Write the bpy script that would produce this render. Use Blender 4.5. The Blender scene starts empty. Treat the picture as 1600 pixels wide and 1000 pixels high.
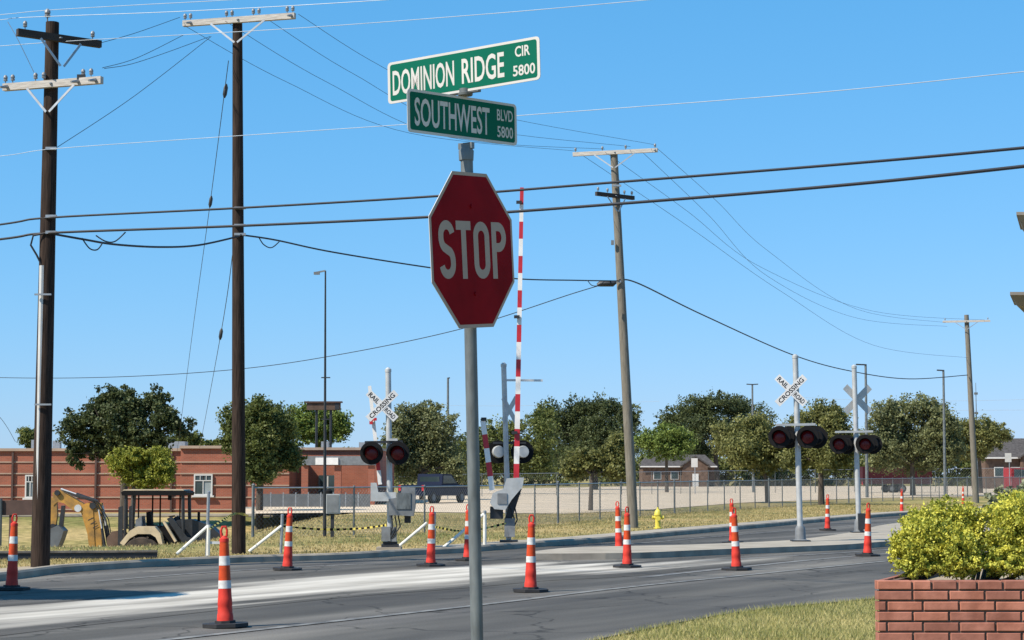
import bpy, math, random
import numpy as np
from mathutils import Vector, Matrix
R = math.radians
random.seed(7); rng = np.random.default_rng(7)
S = bpy.context.scene
COL = S.collection

# ------------------------------------------------------------------ camera
H = 1.6; F = 3000.0; HOR = 745.0            # eye height, focal length and horizon row of the 1600 x 1000 photograph
PITCH = math.atan((HOR-500)/F)
cam = bpy.data.cameras.new('camera'); cam.sensor_width = 36; cam.lens = F/1600*36
cam.clip_start = .1; cam.clip_end = 6000
camo = bpy.data.objects.new('camera', cam); COL.objects.link(camo)
camo.location = (0, 0, H); camo.rotation_euler = (math.pi/2+PITCH, 0, 0)
S.camera = camo
# ------------------------------------------------------------------ sky, sun, exposure
SUN_AZ = math.atan2(-.84, -.54); SUN_EL = R(47)
w = bpy.data.worlds.new('World'); S.world = w; w.use_nodes = True
nt = w.node_tree; nt.nodes.clear()
sky = nt.nodes.new('ShaderNodeTexSky'); sky.sky_type = 'NISHITA'; sky.sun_disc = False
sky.sun_elevation = SUN_EL; sky.sun_rotation = SUN_AZ
sky.altitude = 300; sky.air_density = 1.0; sky.dust_density = .2; sky.ozone_density = 2.0
bg = nt.nodes.new('ShaderNodeBackground'); bg.inputs['Strength'].default_value = .09
wo = nt.nodes.new('ShaderNodeOutputWorld')
# the phone camera's rendering of a clear sky: one response per channel, the same all over the sky
sepc = nt.nodes.new('ShaderNodeSeparateColor'); comc = nt.nodes.new('ShaderNodeCombineColor'); nt.links.new(sky.outputs[0], sepc.inputs[0])
for ch, (gain, gam) in enumerate(((.495, 1.0), (1.87, .52), (3.18, .46))):
    pw = nt.nodes.new('ShaderNodeMath'); pw.operation = 'POWER'; pw.inputs[1].default_value = gam
    ml = nt.nodes.new('ShaderNodeMath'); ml.operation = 'MULTIPLY'; ml.inputs[1].default_value = gain
    nt.links.new(sepc.outputs[ch], pw.inputs[0]); nt.links.new(pw.outputs[0], ml.inputs[0]); nt.links.new(ml.outputs[0], comc.inputs[ch])
nt.links.new(comc.outputs[0], bg.inputs[0]); nt.links.new(bg.outputs[0], wo.inputs[0])
sun = bpy.data.lights.new('sun', 'SUN'); sun.energy = 5.0; sun.angle = R(.53); sun.color = (1, .91, .77)
suno = bpy.data.objects.new('sun', sun); COL.objects.link(suno)
sdir = Vector((math.sin(SUN_AZ)*math.cos(SUN_EL), math.cos(SUN_AZ)*math.cos(SUN_EL), math.sin(SUN_EL)))
suno.rotation_euler = sdir.to_track_quat('Z', 'Y').to_euler(); suno.location = (0, 0, 60)
vs = S.view_settings; vs.view_transform = 'Standard'; vs.look = 'None'; vs.gamma = 1; vs.exposure = 0.53
vs.use_curve_mapping = False

# ------------------------------------------------------------------ where a point of the place lies
_cp, _sp = math.cos(PITCH), math.sin(PITCH)
def pt(x, y, Y):
    a = (x-800)/F; b = (500-y)/F
    t = Y/(_cp-_sp*b)
    return Vector((a*t, Y, H+t*(_sp+_cp*b)))
def gp(x, y, z=0.0):
    a = (x-800)/F; b = (500-y)/F
    t = (z-H)/(_sp+_cp*b)
    return Vector((a*t, t*(_cp-_sp*b), z))
def sm(a, b, x):
    t = min(1, max(0, (x-a)/(b-a))); return t*t*(3-2*t)
def terrain(X, Y):
    d = sm(44.5, 58, Y)*(1-.78*sm(80, 108, Y))
    return -.02-2.0*d*(1-sm(-10.3, -7.6, X+.06*(Y-60)*0))*(1-.5*sm(120, 200, Y))
def spot(x, Y):
    X = (x-800)/F*Y
    return Vector((X, Y, terrain(X, Y)))

# ------------------------------------------------------------------ materials
MATS = {}
def mat(name, col, rough=.7, var=.12, scale=6., metal=0., bump=0., stretch=(1, 1, 1), col2=None, spec=.5, det=5., world=False):
    if name in MATS: return MATS[name]
    m = bpy.data.materials.new(name); m.use_nodes = True; n = m.node_tree; b = n.nodes['Principled BSDF']
    b.inputs['Roughness'].default_value = rough; b.inputs['Metallic'].default_value = metal
    b.inputs['Specular IOR Level'].default_value = spec
    tc = n.nodes.new('ShaderNodeTexCoord'); mp = n.nodes.new('ShaderNodeMapping'); mp.inputs['Scale'].default_value = stretch
    if world:
        g = n.nodes.new('ShaderNodeNewGeometry'); n.links.new(g.outputs['Position'], mp.inputs[0])
    else: n.links.new(tc.outputs['Object'], mp.inputs[0])
    nz = n.nodes.new('ShaderNodeTexNoise'); nz.inputs['Scale'].default_value = scale; nz.inputs['Detail'].default_value = det
    n.links.new(mp.outputs[0], nz.inputs[0])
    r = n.nodes.new('ShaderNodeValToRGB'); r.color_ramp.elements[0].position = .3; r.color_ramp.elements[1].position = .7
    c2 = col2 or tuple(min(1, c*(1+var)) for c in col); c1 = col if col2 else tuple(c*(1-var) for c in col)
    r.color_ramp.elements[0].color = (*c1, 1); r.color_ramp.elements[1].color = (*c2, 1)
    n.links.new(nz.outputs['Fac'], r.inputs[0]); n.links.new(r.outputs[0], b.inputs['Base Color'])
    if bump:
        bp = n.nodes.new('ShaderNodeBump'); bp.inputs['Strength'].default_value = bump; bp.inputs['Distance'].default_value = .02
        n.links.new(nz.outputs['Fac'], bp.inputs['Height']); n.links.new(bp.outputs[0], b.inputs['Normal'])
    MATS[name] = m; return m
def leafmat(name, ca, cb, trans=.3):
    m = bpy.data.materials.new(name); m.use_nodes = True; n = m.node_tree; n.nodes.clear()
    at = n.nodes.new('ShaderNodeAttribute'); at.attribute_name = 'tint'
    r = n.nodes.new('ShaderNodeValToRGB'); r.color_ramp.elements[0].color = (*ca, 1); r.color_ramp.elements[1].color = (*cb, 1)
    n.links.new(at.outputs['Fac'], r.inputs[0])
    d = n.nodes.new('ShaderNodeBsdfPrincipled'); d.inputs['Roughness'].default_value = .55; d.inputs['Specular IOR Level'].default_value = .3
    t = n.nodes.new('ShaderNodeBsdfTranslucent'); mx = n.nodes.new('ShaderNodeMixShader'); mx.inputs[0].default_value = trans
    o = n.nodes.new('ShaderNodeOutputMaterial')
    n.links.new(r.outputs[0], d.inputs['Base Color']); n.links.new(r.outputs[0], t.inputs[0])
    n.links.new(d.outputs[0], mx.inputs[1]); n.links.new(t.outputs[0], mx.inputs[2]); n.links.new(mx.outputs[0], o.inputs[0])
    return m
M = dict(
 galv=mat('galvanised_steel', (.33, .35, .37), .45, .15, 9, .6),
 galvd=mat('weathered_steel', (.12, .135, .14), .55, .42, 16, .2, stretch=(1, 1, .3)),
 alu=mat('painted_aluminium', (.55, .56, .57), .45, .1, 7, .2),
 signal=mat('silver_signal_paint', (.42, .43, .43), .5, .14, 6, .25),
 box=mat('grey_cabinet_paint', (.16, .17, .18), .6, .25, 5, .1),
 dark=mat('dark_metal', (.03, .032, .036), .5, .2, 6, .3),
 black=mat('black_paint', (.008, .008, .009), .8, .2, 6, spec=.15),
 rubber=mat('black_rubber', (.018, .018, .02), .75, .3, 12),
 wire=mat('black_cable', (.012, .014, .02), .6, .1, 3),
 wirel=mat('aluminium_conductor', (.40, .45, .50), .5, .1, 3, .3),
 wood=mat('creosote_wood', (.016, .011, .009), .9, .3, 5, bump=.5, stretch=(8, 8, .5), col2=(.055, .037, .029), spec=.15),
 woodg=mat('weathered_pole_wood', (.10, .088, .07), .85, .3, 5, bump=.5, stretch=(8, 8, .5), col2=(.21, .19, .155)),
 arm=mat('bleached_crossarm_wood', (.34, .31, .28), .85, .2, 5, bump=.4, stretch=(1, 1, 8), col2=(.50, .47, .43)),
 armd=mat('dark_crossarm_wood', (.035, .026, .022), .85, .3, 5, bump=.4, stretch=(1, 1, 8)),
 porc=mat('porcelain', (.20, .21, .225), .4, .2, 9),
 pvc=mat('grey_conduit', (.50, .50, .49), .5, .1, 4),
 red=mat('stop_sign_red', (.20, .003, .007), .6, .22, 4, spec=.05),
 white=mat('white_sheeting', (.52, .50, .47), .45, .07, 5),
 sheet=mat('stop_sign_legend', (.36, .295, .25), .6, .06, 5, spec=.06),
 green=mat('street_sign_green', (.002, .112, .07), .5, .06, 3, spec=.08),
 gated=mat('gate_red', (.45, .018, .03), .45, .12, 4),
 gatew=mat('gate_white', (.72, .70, .68), .45, .08, 4),
 lens=mat('dark_red_lens', (.10, .003, .006), .25, .2, 20, spec=.3),
 conered=mat('cone_red_plastic', (.44, .034, .024), .6, .25, 11, spec=.2, col2=(.66, .05, .032)),
 coneor=mat('cone_orange_sheeting', (.40, .048, .012), .5, .1, 14, col2=(.58, .068, .014), spec=.25),
 conewh=mat('cone_white_sheeting', (.44, .43, .41), .5, .1, 16, col2=(.66, .65, .63), spec=.25),
 conc=mat('pale_concrete', (.32, .285, .235), .9, .16, 1.6, bump=.2, world=True, spec=.1),
 kerb=mat('kerb_concrete', (.29, .255, .21), .9, .25, 2.2, bump=.2, world=True, spec=.1),
 lot=mat('lot_concrete', (.55, .45, .335), .9, .12, .35, world=True, spec=.05),
 dirt=mat('bare_dirt', (.27, .205, .14), .95, .3, 1.3, bump=.4, col2=(.36, .30, .21), world=True),
 brick=mat('planter_brick', (.27, .098, .062), .85, .2, 9, bump=.35, col2=(.43, .175, .12), world=True),
 mortar=mat('dark_mortar', (.115, .085, .07), .95, .25, 22, bump=.4),
 band=mat('cast_stone_band', (.36, .265, .20), .85, .1, 2),
 winframe=mat('white_window_frame', (.55, .54, .52), .5, .06, 3),
 glass=mat('window_glass', (.03, .05, .055), .08, .3, .8, spec=.8),
 blind=mat('window_blind', (.25, .29, .30), .6, .1, 2),
 roofg=mat('grey_shingles', (.075, .07, .07), .95, .3, 3, spec=.1),
 houseb=mat('brown_house_brick', (.115, .078, .06), .95, .3, 2, spec=.1),
 yel=mat('machine_yellow', (.20, .115, .035), .6, .25, 3.5, col2=(.50, .255, .04)),
 cream=mat('cream_fender_paint', (.50, .40, .26), .55, .25, 3),
 mud=mat('muddy_rubber', (.022, .018, .016), .9, .35, 4, col2=(.075, .055, .042)),
 hyd=mat('hydrant_yellow', (.62, .52, .07), .45, .12, 6),
 tapey=mat('tape_yellow', (.62, .52, .12), .5, .08, 6),
 bark=mat('bark', (.045, .035, .028), .95, .35, 4, bump=.6, stretch=(3, 3, .6), col2=(.10, .08, .062)),
 navy=mat('navy_car_paint', (.010, .017, .042), .5, .05, 2, spec=.12),
 maroon=mat('maroon_paint', (.042, .007, .011), .6, .1, 2, spec=.2),
 carred=mat('red_car_paint', (.25, .015, .022), .5, .06, 2, spec=.2),
 brown=mat('brown_trim_and_wall_shade', (.075, .042, .034), .8, .25, 3),
 stucco=mat('ledge_stone', (.24, .215, .19), .85, .15, 6),
 wpipe=mat('white_pipe_paint', (.68, .66, .60), .5, .12, 6),
 rail=mat('worn_steel_rail', (.16, .14, .125), .5, .3, 5, .3),
 screen=mat('grey_metal_panel', (.105, .115, .125), .6, .2, 3, .1),
 mesh=mat('fence_wire', (.20, .21, .215), .5, .1, 4, .5),
)

_n = M['brick'].node_tree; _b = _n.nodes['Principled BSDF']; _src = _b.inputs['Base Color'].links[0].from_socket   # each brick fired a little differently
_oi = _n.nodes.new('ShaderNodeObjectInfo'); _r = _n.nodes.new('ShaderNodeValToRGB'); _e = _r.color_ramp.elements; _e.new(.5)
for _k, (_p, _c) in zip(_e, ((0, (.70, .68, .70)), (.5, (.92, .92, .95)), (1, (1.1, 1.06, 1.02)))): _k.position = _p; _k.color = (*_c, 1)
_m = _n.nodes.new('ShaderNodeMix'); _m.data_type = 'RGBA'; _m.blend_type = 'MULTIPLY'; _m.inputs[0].default_value = 1
_n.links.new(_oi.outputs['Random'], _r.inputs[0]); _n.links.new(_src, _m.inputs[6]); _n.links.new(_r.outputs[0], _m.inputs[7]); _n.links.new(_m.outputs[2], _b.inputs['Base Color'])

# ------------------------------------------------------------------ mesh building
class MB:
    def __init__(s, M4=None): s.v = []; s.f = []; s.m = []; s.M = M4 or Matrix.Identity(4); s.mi = 0
    def add(s, vs_, fs):
        o = len(s.v); s.v += [tuple(s.M @ Vector(v)) for v in vs_]
        s.f += [tuple(i+o for i in f) for f in fs]; s.m += [s.mi]*len(fs); return s
    def box(s, c, d, rz=0):
        x, y, z = (k/2 for k in d); V = []
        q = Matrix.Rotation(rz, 3, 'Z') if rz else None
        for a, b, e in ((-x,-y,-z),(x,-y,-z),(x,y,-z),(-x,y,-z),(-x,-y,z),(x,-y,z),(x,y,z),(-x,y,z)):
            p = Vector((a, b, e)); p = q @ p if q else p
            V.append((p.x+c[0], p.y+c[1], p.z+c[2]))
        return s.add(V, [(0,3,2,1),(4,5,6,7),(0,1,5,4),(1,2,6,5),(2,3,7,6),(3,0,4,7)])
    def tube(s, pts, rad, n=8, caps=True):
        pts = [Vector(p) for p in pts]; k = len(pts)
        if not hasattr(rad, '__len__'): rad = [rad]*k
        V = []; up = None
        for i, p in enumerate(pts):
            d = (pts[min(i+1, k-1)]-pts[max(i-1, 0)]).normalized()
            if up is None: up = Vector((0, 0, 1)) if abs(d.z) < .9 else Vector((1, 0, 0))
            a = d.cross(up)
            if a.length < 1e-5: a = d.orthogonal()
            a.normalize(); b = d.cross(a).normalized(); up = -b if (-b).dot(up) > 0 else b
            for j in range(n):
                t = 2*math.pi*j/n; V.append(tuple(p+(a*math.cos(t)+b*math.sin(t))*rad[i]))
        Fs = []
        for i in range(k-1):
            for j in range(n):
                Fs.append((i*n+j, i*n+(j+1) % n, (i+1)*n+(j+1) % n, (i+1)*n+j))
        if caps: Fs += [tuple(range(n-1, -1, -1)), tuple((k-1)*n+j for j in range(n))]
        return s.add(V, Fs)
    def bar(s, p, q, wd, th, side=(0, 1, 0)):      # a flat bar from p to q: wd across, th along 'side'
        p, q = Vector(p), Vector(q); d = (q-p).normalized(); sd = Vector(side); sd = (sd-d*sd.dot(d)).normalized(); u = d.cross(sd)
        V = []
        for e in (p, q):
            for a, b in ((-1,-1),(1,-1),(1,1),(-1,1)): V.append(tuple(e+u*a*wd/2+sd*b*th/2))
        return s.add(V, [(0,1,2,3),(7,6,5,4),(0,4,5,1),(1,5,6,2),(2,6,7,3),(3,7,4,0)])
    def prism(s, poly, y0, y1):                    # polygon in x,z pushed along y
        n = len(poly); V = [(a, y0, b) for a, b in poly]+[(a, y1, b) for a, b in poly]
        Fs = [tuple(range(n)), tuple(range(2*n-1, n-1, -1))]+[(i, n+i, n+(i+1) % n, (i+1) % n) for i in range(n)]
        return s.add(V, Fs)
    def slab(s, poly, z0, z1):                     # polygon in x,y pushed along z
        n = len(poly); V = [(a, b, z0) for a, b in poly]+[(a, b, z1) for a, b in poly]
        return s.add(V, [tuple(range(n-1, -1, -1)), tuple(range(n, 2*n))]+[(i, (i+1) % n, n+(i+1) % n, n+i) for i in range(n)])
    def lathe(s, prof, n=16, c=(0, 0, 0)):
        return s.tube_prof(prof, n, c)
    def tube_prof(s, prof, n, c):
        V = []; k = len(prof)
        for r, z in prof:
            for j in range(n):
                t = 2*math.pi*j/n; V.append((c[0]+r*math.cos(t), c[1]+r*math.sin(t), c[2]+z))
        Fs = [(i*n+j, i*n+(j+1) % n, (i+1)*n+(j+1) % n, (i+1)*n+j) for i in range(k-1) for j in range(n)]
        Fs += [tuple(range(n-1, -1, -1)), tuple((k-1)*n+j for j in range(n))]
        return s.add(V, Fs)
    def build(s, name, material, parent=None, loc=None, smooth=True):
        me = bpy.data.meshes.new(name); me.from_pydata(s.v, [], s.f)
        for m_ in (material if isinstance(material, (list, tuple)) else [material]): me.materials.append(m_)
        if any(s.m): me.polygons.foreach_set('material_index', s.m)
        if smooth:
            me.polygons.foreach_set('use_smooth', [True]*len(s.f)); me.update(); me.set_sharp_from_angle(angle=R(38))
        o = bpy.data.objects.new(name, me); COL.objects.link(o)
        if parent is not None: o.parent = parent
        if loc is not None: o.location = loc
        return o
def tag(o, label=None, cat=None, group=None, kind=None):
    if label: o['label'] = label
    if cat: o['category'] = cat
    if group: o['group'] = group
    if kind: o['kind'] = kind
    return o
def thing(name, loc, label, cat, group=None, rz=0):
    o = bpy.data.objects.new(name, None); COL.objects.link(o); o.location = loc; o.rotation_euler.z = rz; o.empty_display_size = .2
    return tag(o, label, cat, group)
def copy_tree(o, parent=None):
    c = o.copy(); COL.objects.link(c); c.parent = parent
    for ch in list(o.children): copy_tree(ch, c)
    return c
def T(*a): return Matrix.Translation(Vector(a))
def RZ(a): return Matrix.Rotation(a, 4, 'Z')
def RY(a): return Matrix.Rotation(a, 4, 'Y')
def lettering(body, x0, z0, wd, ht, Mx, material, parent, y=-.002, bold=.012):
    cu = bpy.data.curves.new('t', 'FONT'); cu.body = body; cu.offset = bold; cu.resolution_u = 3; cu.fill_mode = 'FRONT'
    o = bpy.data.objects.new('t', cu); COL.objects.link(o)
    dg = bpy.context.evaluated_depsgraph_get(); dg.update()
    me = bpy.data.meshes.new_from_object(o.evaluated_get(dg)); me.name = 'lettering'
    bpy.data.objects.remove(o); bpy.data.curves.remove(cu)
    n = len(me.vertices); a = np.empty(n*3, np.float32); me.vertices.foreach_get('co', a); a = a.reshape(-1, 3)
    lo, hi = a.min(0), a.max(0)
    for v, c in zip(me.vertices, a):
        v.co = Mx @ Vector((x0+(c[0]-lo[0])/(hi[0]-lo[0])*wd, y, z0+(c[1]-lo[1])/(hi[1]-lo[1])*ht))
    me.materials.clear(); me.materials.append(material)
    ob = bpy.data.objects.new('lettering', me); COL.objects.link(ob); ob.parent = parent
    return ob
def struct(name, mb, m_, smooth=False):
    return tag(mb.build(name, m_, smooth=smooth), kind='structure')
def sheet(name, poly, z, m_):
    from mathutils.geometry import tessellate_polygon
    P = [Vector((p[0], p[1], z)) for p in poly]
    fs = tessellate_polygon([P]); mb = MB()
    out = []
    for f in fs:
        a, b, c = (P[i] for i in f)
        out.append(f if (b-a).cross(c-a).z > 0 else (f[0], f[2], f[1]))
    mb.add(P, out); return struct(name, mb, m_)
def offset(line, d):                               # a polyline moved sideways (positive: to its left)
    out = []
    for i, p in enumerate(line):
        a = line[max(i-1, 0)]; b = line[min(i+1, len(line)-1)]
        t = Vector((b[0]-a[0], b[1]-a[1])).normalized(); out.append((p[0]-t.y*d, p[1]+t.x*d))
    return out
def smooth_line(line, k=6):
    P = [Vector((p[0], p[1])) for p in line]; out = []
    for i in range(len(P)-1):
        a, b, c, d = P[max(i-1, 0)], P[i], P[i+1], P[min(i+2, len(P)-1)]
        for j in range(k):
            t = j/k
            out.append(tuple(.5*((2*b)+(c-a)*t+(2*a-5*b+4*c-d)*t*t+(3*b-a-3*c+d)*t**3)))
    out.append(tuple(P[-1])); return out
def kerb_mesh(line, wd=.17, ht=.13, z=0.0):
    L = line; A = offset(L, .03); B = offset(L, wd); mb = MB(); V = []; Fs = []
    for p, q, r in zip(L, A, B): V += [(p[0], p[1], z-.04), (p[0], p[1], z+ht*.75), (q[0], q[1], z+ht), (r[0], r[1], z+ht), (r[0], r[1], z-.04)]
    for i in range(len(L)-1):
        for j in range(4): Fs.append((i*5+j, (i+1)*5+j, (i+1)*5+j+1, i*5+j+1))
    mb.add(V, Fs); return mb

# ================================================================== THE SETTING
def px(*L): return [tuple(gp(x, y))[:2] for x, y in L]
# ground: one sheet to the horizon
xs = np.unique(np.concatenate([np.linspace(-60, 40, 101), -60-np.geomspace(1, 2500, 22), 40+np.geomspace(1, 2500, 22)]))
ys = np.unique(np.concatenate([np.linspace(30, 130, 101), 30-np.geomspace(1, 300, 14), 130+np.geomspace(1, 4000, 26)]))
V = [(float(x), float(y), terrain(x, y)) for y in ys for x in xs]; nx = len(xs)
Fs = [(j*nx+i, j*nx+i+1, (j+1)*nx+i+1, (j+1)*nx+i) for j in range(len(ys)-1) for i in range(nx-1)]
gm = bpy.data.materials.new('dry_lawn'); gm.use_nodes = True; n = gm.node_tree; b = n.nodes['Principled BSDF']; b.inputs['Roughness'].default_value = .95; b.inputs['Specular IOR Level'].default_value = .05
g = n.nodes.new('ShaderNodeNewGeometry')
def noise(nt_, src, sc, det=4, stretch=(1, 1, 1)):
    mp = nt_.nodes.new('ShaderNodeMapping'); mp.inputs['Scale'].default_value = stretch; nt_.links.new(src, mp.inputs[0])
    z = nt_.nodes.new('ShaderNodeTexNoise'); z.inputs['Scale'].default_value = sc; z.inputs['Detail'].default_value = det
    nt_.links.new(mp.outputs[0], z.inputs[0]); return z.outputs['Fac']
def ramp(nt_, fac, stops):
    r = nt_.nodes.new('ShaderNodeValToRGB'); e = r.color_ramp.elements
    while len(e) < len(stops): e.new(.5)
    for k, (p, c) in zip(e, stops): k.position = p; k.color = (*c, 1)
    nt_.links.new(fac, r.inputs[0]); return r.outputs[0]
def mixc(nt_, fac, a, b_, mode='MIX'):
    m_ = nt_.nodes.new('ShaderNodeMix'); m_.data_type = 'RGBA'; m_.blend_type = mode
    for s_, i in ((fac, 0), (a, 6), (b_, 7)):
        if isinstance(s_, (int, float)): m_.inputs[i].default_value = s_
        elif isinstance(s_, tuple): m_.inputs[i].default_value = (*s_, 1)
        else: nt_.links.new(s_, m_.inputs[i])
    return m_.outputs[2]
big = ramp(n, noise(n, g.outputs['Position'], .16, 5), [(.36, (.17, .17, .065)), (.5, (.30, .25, .115)), (.66, (.42, .32, .17))])
fine = ramp(n, noise(n, g.outputs['Position'], 2.2, 6), [(.3, (.55, .58, .5)), (.7, (1.25, 1.2, 1.1))])
n.links.new(mixc(n, 1., big, fine, 'MULTIPLY'), b.inputs['Base Color'])
bp = n.nodes.new('ShaderNodeBump'); bp.inputs['Strength'].default_value = .6; bp.inputs['Distance'].default_value = .06
n.links.new(noise(n, g.outputs['Position'], 9, 5), bp.inputs['Height']); n.links.new(bp.outputs[0], b.inputs['Normal'])
mb = MB(); mb.add(V, Fs); struct('ground', mb, gm, smooth=True)

# the road between the far kerb and the near verge
FAR = [(-22, -8), (-13, 15), (-9.3, 24)]+px((0, 908), (125, 893), (350, 880), (520, 875), (640, 868), (720, 864), (810, 857), (935, 848), (1000, 842), (1150, 828), (1400, 806), (1600, 793))+[(46, 140), (110, 270), (220, 500)]
NEAR = [(-10, -8), (-6.2, 2), (-3, 10), (-.55, 15.9)]+px((931, 999), (1100, 965), (1212, 949), (1365, 935))+[(9, 31), (16, 41), (30, 60), (62, 110), (240, 400)]
FAR_S = smooth_line(FAR); NEAR_S = smooth_line(NEAR)
ROADDIR = math.atan2(8.3, 3.6)
rm = bpy.data.materials.new('worn_asphalt'); rm.use_nodes = True; n = rm.node_tree; b = n.nodes['Principled BSDF']; b.inputs['Roughness'].default_value = .88; b.inputs['Specular IOR Level'].default_value = .15
def road_colour(n):
    g = n.nodes.new('ShaderNodeNewGeometry')
    mp = n.nodes.new('ShaderNodeMapping'); mp.vector_type = 'POINT'; mp.inputs['Rotation'].default_value = (0, 0, -R(58))
    n.links.new(g.outputs['Position'], mp.inputs[0])
    lanes = ramp(n, noise(n, mp.outputs[0], 1.0, 3, (.035, .62, 1)), [(.32, (.050, .048, .045)), (.5, (.080, .077, .072)), (.66, (.150, .142, .130))])
    blot = ramp(n, noise(n, mp.outputs[0], .9, 5, (.25, 1, 1)), [(.32, (.80, .80, .82)), (.68, (1.3, 1.28, 1.24))])
    grain = ramp(n, noise(n, g.outputs['Position'], 45, 3), [(.3, (.82, .82, .82)), (.7, (1.15, 1.15, 1.15))])
    col_ = mixc(n, 1., mixc(n, 1., lanes, blot, 'MULTIPLY'), grain, 'MULTIPLY')
    wob = n.nodes.new('ShaderNodeVectorMath'); wob.operation = 'ADD'; nz_ = n.nodes.new('ShaderNodeTexNoise'); nz_.inputs['Scale'].default_value = 1.4
    n.links.new(g.outputs['Position'], nz_.inputs[0]); n.links.new(g.outputs['Position'], wob.inputs[0]); n.links.new(nz_.outputs['Color'], wob.inputs[1])
    vo = n.nodes.new('ShaderNodeTexVoronoi'); vo.feature = 'DISTANCE_TO_EDGE'; vo.inputs['Scale'].default_value = .33; n.links.new(wob.outputs[0], vo.inputs[0])
    crack = ramp(n, vo.outputs['Distance'], [(.0, (.45, .45, .45)), (.012, (1, 1, 1))])
    dusty = ramp(n, noise(n, mp.outputs[0], .5, 7, (.16, .9, 1)), [(.52, (0, 0, 0)), (.74, (.42, .42, .42))])
    return mixc(n, dusty, mixc(n, 1., col_, crack, 'MULTIPLY'), (.27, .25, .215)), g, mp
rc, g, mp = road_colour(n)
n.links.new(rc, b.inputs['Base Color'])
bp = n.nodes.new('ShaderNodeBump'); bp.inputs['Strength'].default_value = .35; bp.inputs['Distance'].default_value = .008
n.links.new(noise(n, g.outputs['Position'], 70, 3), bp.inputs['Height']); n.links.new(bp.outputs[0], b.inputs['Normal'])
sheet('road', NEAR_S+FAR_S[::-1], 0.0, rm)
struct('far_kerb', kerb_mesh(FAR_S), M['kerb'])

# the band of pale concrete dust along the crossing, worn into the asphalt at its edges
low = smooth_line(px((-420, 1050), (0, 994), (200, 970), (400, 948), (560, 932), (730, 919), (850, 908), (980, 901), (1100, 889), (1240, 876)))
upp = smooth_line(px((-420, 958), (0, 946), (200, 929), (400, 906), (560, 891), (720, 881), (850, 877.5), (980, 876.5), (1100, 872), (1240, 865)))
rows = [0, .14, .3, .5, .7, .86, 1]; wts = [0, .38, .75, 1, .9, .45, 0]
V = []; K = len(rows); at = []
for i, (p, q) in enumerate(zip(low, upp)):
    e = min(1, (len(low)-1-i)/16)*min(1, i/6+.3)
    for r_, w_ in zip(rows, wts): V.append((p[0]*(1-r_)+q[0]*r_, p[1]*(1-r_)+q[1]*r_, .004)); at.append(w_*e)
Fs = [(i*K+j, (i+1)*K+j, (i+1)*K+j+1, i*K+j+1) for i in range(len(low)-1) for j in range(K-1)]
mb = MB(); mb.add(V, Fs)
dm = bpy.data.materials.new('concrete_dust'); dm.use_nodes = True; n = dm.node_tree; b = n.nodes['Principled BSDF']; b.inputs['Roughness'].default_value = .9; b.inputs['Specular IOR Level'].default_value = .1
rc, g, mp = road_colour(n)
a_ = n.nodes.new('ShaderNodeAttribute'); a_.attribute_name = 'dust'
mt = n.nodes.new('ShaderNodeMath'); mt.operation = 'MULTIPLY_ADD'; mt.inputs[1].default_value = 1.5
n.links.new(a_.outputs['Fac'], mt.inputs[0])
st = noise(n, mp.outputs[0], 1.0, 9, (.10, 1.1, 1))
m2 = n.nodes.new('ShaderNodeMath'); m2.operation = 'MULTIPLY_ADD'; m2.inputs[1].default_value = 4.4; m2.inputs[2].default_value = -2.6
n.links.new(st, m2.inputs[0]); n.links.new(m2.outputs[0], mt.inputs[2])
m3 = n.nodes.new('ShaderNodeMath'); m3.operation = 'MULTIPLY'; m3.use_clamp = True; n.links.new(mt.outputs[0], m3.inputs[0])
m4 = n.nodes.new('ShaderNodeMath'); m4.operation = 'MULTIPLY'; m4.inputs[1].default_value = 4; m4.use_clamp = True; n.links.new(a_.outputs['Fac'], m4.inputs[0]); n.links.new(m4.outputs[0], m3.inputs[1])
dustc = ramp(n, noise(n, mp.outputs[0], 2.0, 6, (.2, 1, 1)), [(.3, (.33, .305, .265)), (.7, (.56, .525, .465))])
n.links.new(mixc(n, m3.outputs[0], rc, dustc), b.inputs['Base Color'])
o = struct('pale_road_band', mb, dm)
ca = o.data.attributes.new('dust', 'FLOAT', 'POINT'); ca.data.foreach_set('value', at)
# painted lane lines, worn
lm = bpy.data.materials.new('worn_line_paint'); lm.use_nodes = True; n = lm.node_tree; b = n.nodes['Principled BSDF']; b.inputs['Roughness'].default_value = .75
rc, g, mp = road_colour(n)
wear = ramp(n, noise(n, g.outputs['Position'], 3.5, 6), [(.36, (.02, .02, .02)), (.64, (.65, .65, .65))])
n.links.new(mixc(n, wear, rc, (.27, .265, .25)), b.inputs['Base Color'])
def line_strip(name, L, wd, z=.006):
    L = smooth_line(L); A = offset(L, wd/2); B = offset(L, -wd/2); mb = MB()
    mb.add([(p[0], p[1], z) for p in B+A], [(i, i+1, len(L)+i+1, len(L)+i) for i in range(len(L)-1)]); struct(name, mb, lm)
line_strip('lane_line', px((120, 1016), (265, 1000), (400, 985), (775, 943), (1000, 916), (1387, 877)), .13, .008)
line_strip('lane_line', px((1000, 903), (1160, 886), (1338, 869), (1480, 860)), .16)
line_strip('lane_line', px((1095, 877), (1250, 868), (1420, 857)), .14)
line_strip('lane_line', px((150, 909), (350, 893), (560, 882)), .12)
line_strip('lane_line', px((905, 855), (1000, 849), (1150, 836), (1300, 824), (1400, 817)), .12)
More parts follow.
